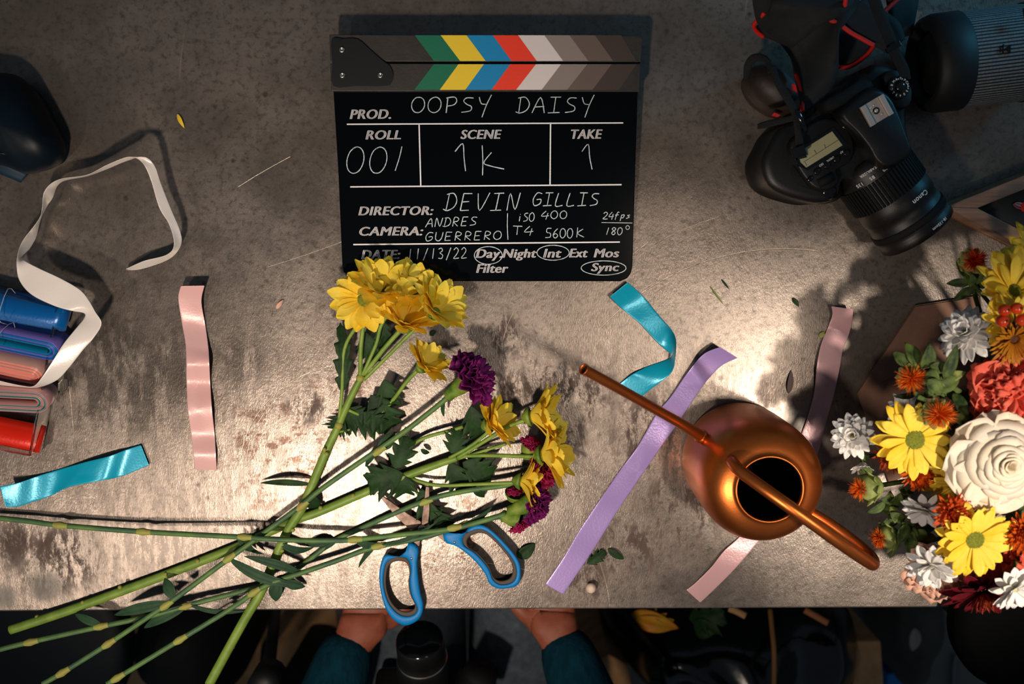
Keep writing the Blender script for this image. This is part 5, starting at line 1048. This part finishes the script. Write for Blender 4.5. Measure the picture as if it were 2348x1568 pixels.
for sg, Wr in ((-1, wl_), (1, wr_)):
    n0 = len(sv); E = V3(PX+sg*.275, -.845, .80); W_ = V3(*Wr); sv += [V3(PX+sg*.17, -.88, 1.07), E, W_.lerp(E, .5), W_.lerp(E, .12), W_ + V3(0, .012, 0)]
    es_ += [(2, n0), (n0, n0+1), (n0+1, n0+2), (n0+2, n0+3), (n0+3, n0+4)]; rs2 += [.075, .060, .052, .041, .034]
skin('sweater', sv, es_, rs2, knit, per)
for sg in (-1, 1): mk('shoe', join(ball(V3(kn[sg]+sg*.015, -.33, .045), .05, (0, 0, 1), .8), lathe(V3(kn[sg], -.42, .045), (sg*.1, 1, 0), [(1e-5, -.02), (.035, -.015), (.044, .02), (.046, .10), (.03, .17), (1e-5, .18)], 20)), shoe_m, per)
hc = V3(PX, -.85, 1.36)
hv = [(v if v.y < -.80 or v.z > 1.40 else v.lerp(hc, .25)) for v in ball(hc, .098, (0, 0, 1), 1.0, 24, 14)[0]]
mk('hair', (hv, ball(hc, .098, (0, 0, 1), 1.0, 24, 14)[1]), hair_m, per, sub=1)
for sg in (-1, 1): mk('eye', ball(V3(PX+sg*.028, -.768, 1.335), .010), mat('eye_white', 'd8d0c8', rough=.2), per)
# camera hanging at the lap
f2 = P(962, 1466, -.13); ax2 = Vector((-.03, .86, .50)).normalized()
lc = thing('camera', Vector((f2.x, f2.y-.08, f2.z-.08)), 'black camera resting on the lap of the seated person, lens pointing at the table', 'camera')
mk('lens', lathe(f2, -ax2, [(.0265, 0), (.0275, .002), (.0280, .018), (.0270, .021), (.0275, .030), (.0300, .034), (.0305, .040), (.0310, .042), (.0310, .075), (.029, .078), (.029, .11)], 56), k_blk, lc)
mk('lens_ring', lathe(f2, -ax2, [(.0279, .031), (.0296, .033), (.0298, .036), (.028, .038)], 56), m_steel, lc)
mk('lens_cap', lathe(f2, ax2, [(.0265, -.001), (.0255, .001), (.008, .0012), (1e-5, .0012)], 48), k_gloss, lc)
c2 = f2 - ax2*.135; X2 = Vector((1, 0, 0)); Z2 = X2.cross(ax2).normalized()
mk('camera_body', box(c2, X2, ax2, Z2, .135, .05, .095), k_blk, lc, smooth=False, bev=.012)
gv = P(1105, 1535, -.17)
mk('grip', tube([gv + V3(0, .0, 0), c2 + X2*.055 + ax2*.03], [.020, .024], 20, 4), k_rub, lc)
seatm = mat('stool_vinyl', '0c0d0f', rough=.6)
st2 = stool('stool', 'low black stool under the seated person', Vector((PX, -.93, 0)), .19, .475, seatm)

# ---------------------------------------------------------------- things on the floor in front of the table
card = mat('cardboard', 'c89a6a', 'ae8050', sc=30, rough=.85); bagm = mat('bin_bag', '070809', rough=.18, bump=.6, bsc=30, coat=.3)
def fl_prism(name, label, cat, pts, h, th_, m, kind='box', bev=.003):
    o = mk(name, prism([P(x, y, h) for x, y in pts], h-th_), m, smooth=False, bev=bev); tag(o, label, cat); return o
fl_prism('cardboard_sheet', 'flat brown cardboard on the floor left of the seated person', 'cardboard', [(130, 1395), (760, 1340), (800, 1600), (100, 1640)], -.893, .006, card)
fl_prism('cardboard_box', 'brown cardboard box beside the right sleeve of the seated person', 'box', [(1340, 1530), (1395, 1500), (1440, 1525), (1455, 1600), (1340, 1620)], -.50, .39, card)
fl_prism('cardboard_box', 'narrow brown cardboard box standing between the black bag and the grey cloth', 'box', [(1962, 1470), (2020, 1470), (2030, 1620), (1950, 1620)], -.55, .34, card)
def bag(name, label, cat, pts, h0, hh, m, na=.03, nf=10, p=2.2):
    o = mk(name, puff(pts, h0, hh, 14, p, zb=-.897, noise_a=na, nf=nf), m, sub=1); tag(o, label, cat); return o
bag('rubbish_bag', 'shiny black bag lying open under the table beside the right hand', 'bag', [(1390, 1330), (1600, 1300), (1850, 1330), (1945, 1400), (1925, 1520), (1890, 1640), (1700, 1700), (1540, 1680), (1500, 1560), (1400, 1450)], -.62, -.42, bagm, .07, 16)
bag('backpack', 'black bag on the floor at the lower left under the cut stems', 'bag', [(400, 1330), (540, 1330), (575, 1420), (575, 1520), (520, 1560), (420, 1560), (390, 1520), (355, 1480), (345, 1400)], -.70, -.52, mat('bag_cloth', '0a0d0f', '101416', sc=50, rough=.8, bump=.4, bsc=200), .03, 10)
bag('backpack', 'black bag right of the tripod leg, beside the left sleeve of the person', 'bag', [(650, 1540), (680, 1520), (740, 1540), (790, 1640), (740, 1690), (650, 1640)], -.70, -.52, mat('bag_cloth_b', '08090a', rough=.8), .02, 10)
cst = P(60, 1490, -.45); cst.z = 0
stool('stool', 'round dark stool at the lower left corner below the table edge', cst, .15, .46, mat('stool_teal_black', '0b1316', rough=.6))
tp2 = thing('tripod', P(612, 1480, -.9), 'black tripod leg standing upright left of the seated person', 'tripod')
mk('leg', tube([P(612, 1560, -.20), P(612, 1480, -.89)], .011, 10, 1), black_metal, tp2); mk('leg', tube([P(612, 1560, -.20), P(560, 1720, -.89)], .009, 10, 1), black_metal, tp2); mk('leg', tube([P(612, 1560, -.20), P(640, 1340, -.89)], .009, 10, 1), black_metal, tp2)
mk('collar', lathe(P(612, 1560, -.20), (0, 0, 1), [(1e-5, -.02), (.02, -.02), (.02, .02), (1e-5, .02)], 16), black_metal, tp2)
def fstick(name, label, cat, pts, r, m): o = mk(name, tube(pz(pts), r, 8, 6), m); tag(o, label, cat)
fstick('stick', 'long thin brown stick rising out of the black bag', 'stick', [(1766, 1398, -.38), (1770, 1440, -.36), (1775, 1500, -.34), (1774, 1600, -.34)], .0035, mat('stick_brown', '8a6036', rough=.7))
fstick('stem_offcut', 'pale orange stem offcut nearest the yellow bloom in the black bag', 'stem', [(1672, 1395, -.40), (1690, 1402, -.395), (1710, 1412, -.39)], .005, card)
fstick('stem_offcut', 'pale orange stem offcut right of the brown stick', 'stem', [(1845, 1398, -.40), (1870, 1412, -.395), (1898, 1428, -.39)], .005, mat('offcut', 'a86a40', rough=.7))
wf = thing('discarded_bloom', P(1505, 1420, -.40), 'wilted yellow bloom lying on the black bag under the table', 'flower')
vs = []
for i in range(9):
    a = i*.7; vs.append(leafv(P(1470+R.uniform(-25, 40), 1412+R.uniform(-8, 12), -.385), P(1530+R.uniform(-30, 30), 1425+R.uniform(-20, 18), -.37), R.uniform(.014, .028), .4, up=Vector((R.uniform(-.4, .4), R.uniform(-.4, .4), 1)).normalized()))
mk('petals', join(*vs), mat('wilted_yellow', 'b88a12', 'c46a12', sc=40, rough=.6), wf, sol=.0005)
o = mk('leaf_scrap', join(leafv(P(1580, 1420, -.40), P(1660, 1400, -.38), .05, .3, 3), leafv(P(1590, 1430, -.40), P(1650, 1440, -.38), .03, .3)), g_leaf, sol=.0005); tag(o, 'large green leaf lying on the black bag under the table', 'leaf')
gc = mat('grey_cloth', '4a4a44', '3a3a36', sc=10, rough=.95)
o = mk('cloth', puff([(2010, 1330), (2130, 1340), (2150, 1430), (2110, 1490), (2095, 1550), (2060, 1560), (2030, 1500), (2000, 1430)], -.80, -.70, 10, 2.2, zb=-.897, noise_a=.03, nf=14), gc, sub=1); tag(o, 'crumpled grey cloth on the floor near the black stool', 'cloth')
fl_prism('blue_tub', 'blue plastic tub at the bottom frame edge below the grey cloth', 'tub', [(2035, 1545), (2100, 1535), (2110, 1640), (2030, 1640)], -.84, .05, m_blue)
o = mk('paper_scrap', leafv(P(2098, 1440, -.68), P(2092, 1492, -.68), .020, .1), mat('scrap_pale', '9a948c', rough=.8), sol=.001); tag(o, 'pale torn scrap lying on the grey cloth', 'scrap')
fstick('cable', 'thin grey cable on the floor beside the black stool', 'cable', [(2190, 1500, -.893), (2186, 1540, -.893), (2184, 1620, -.893)], .004, mat('cable_grey', '6a6a68', rough=.6))
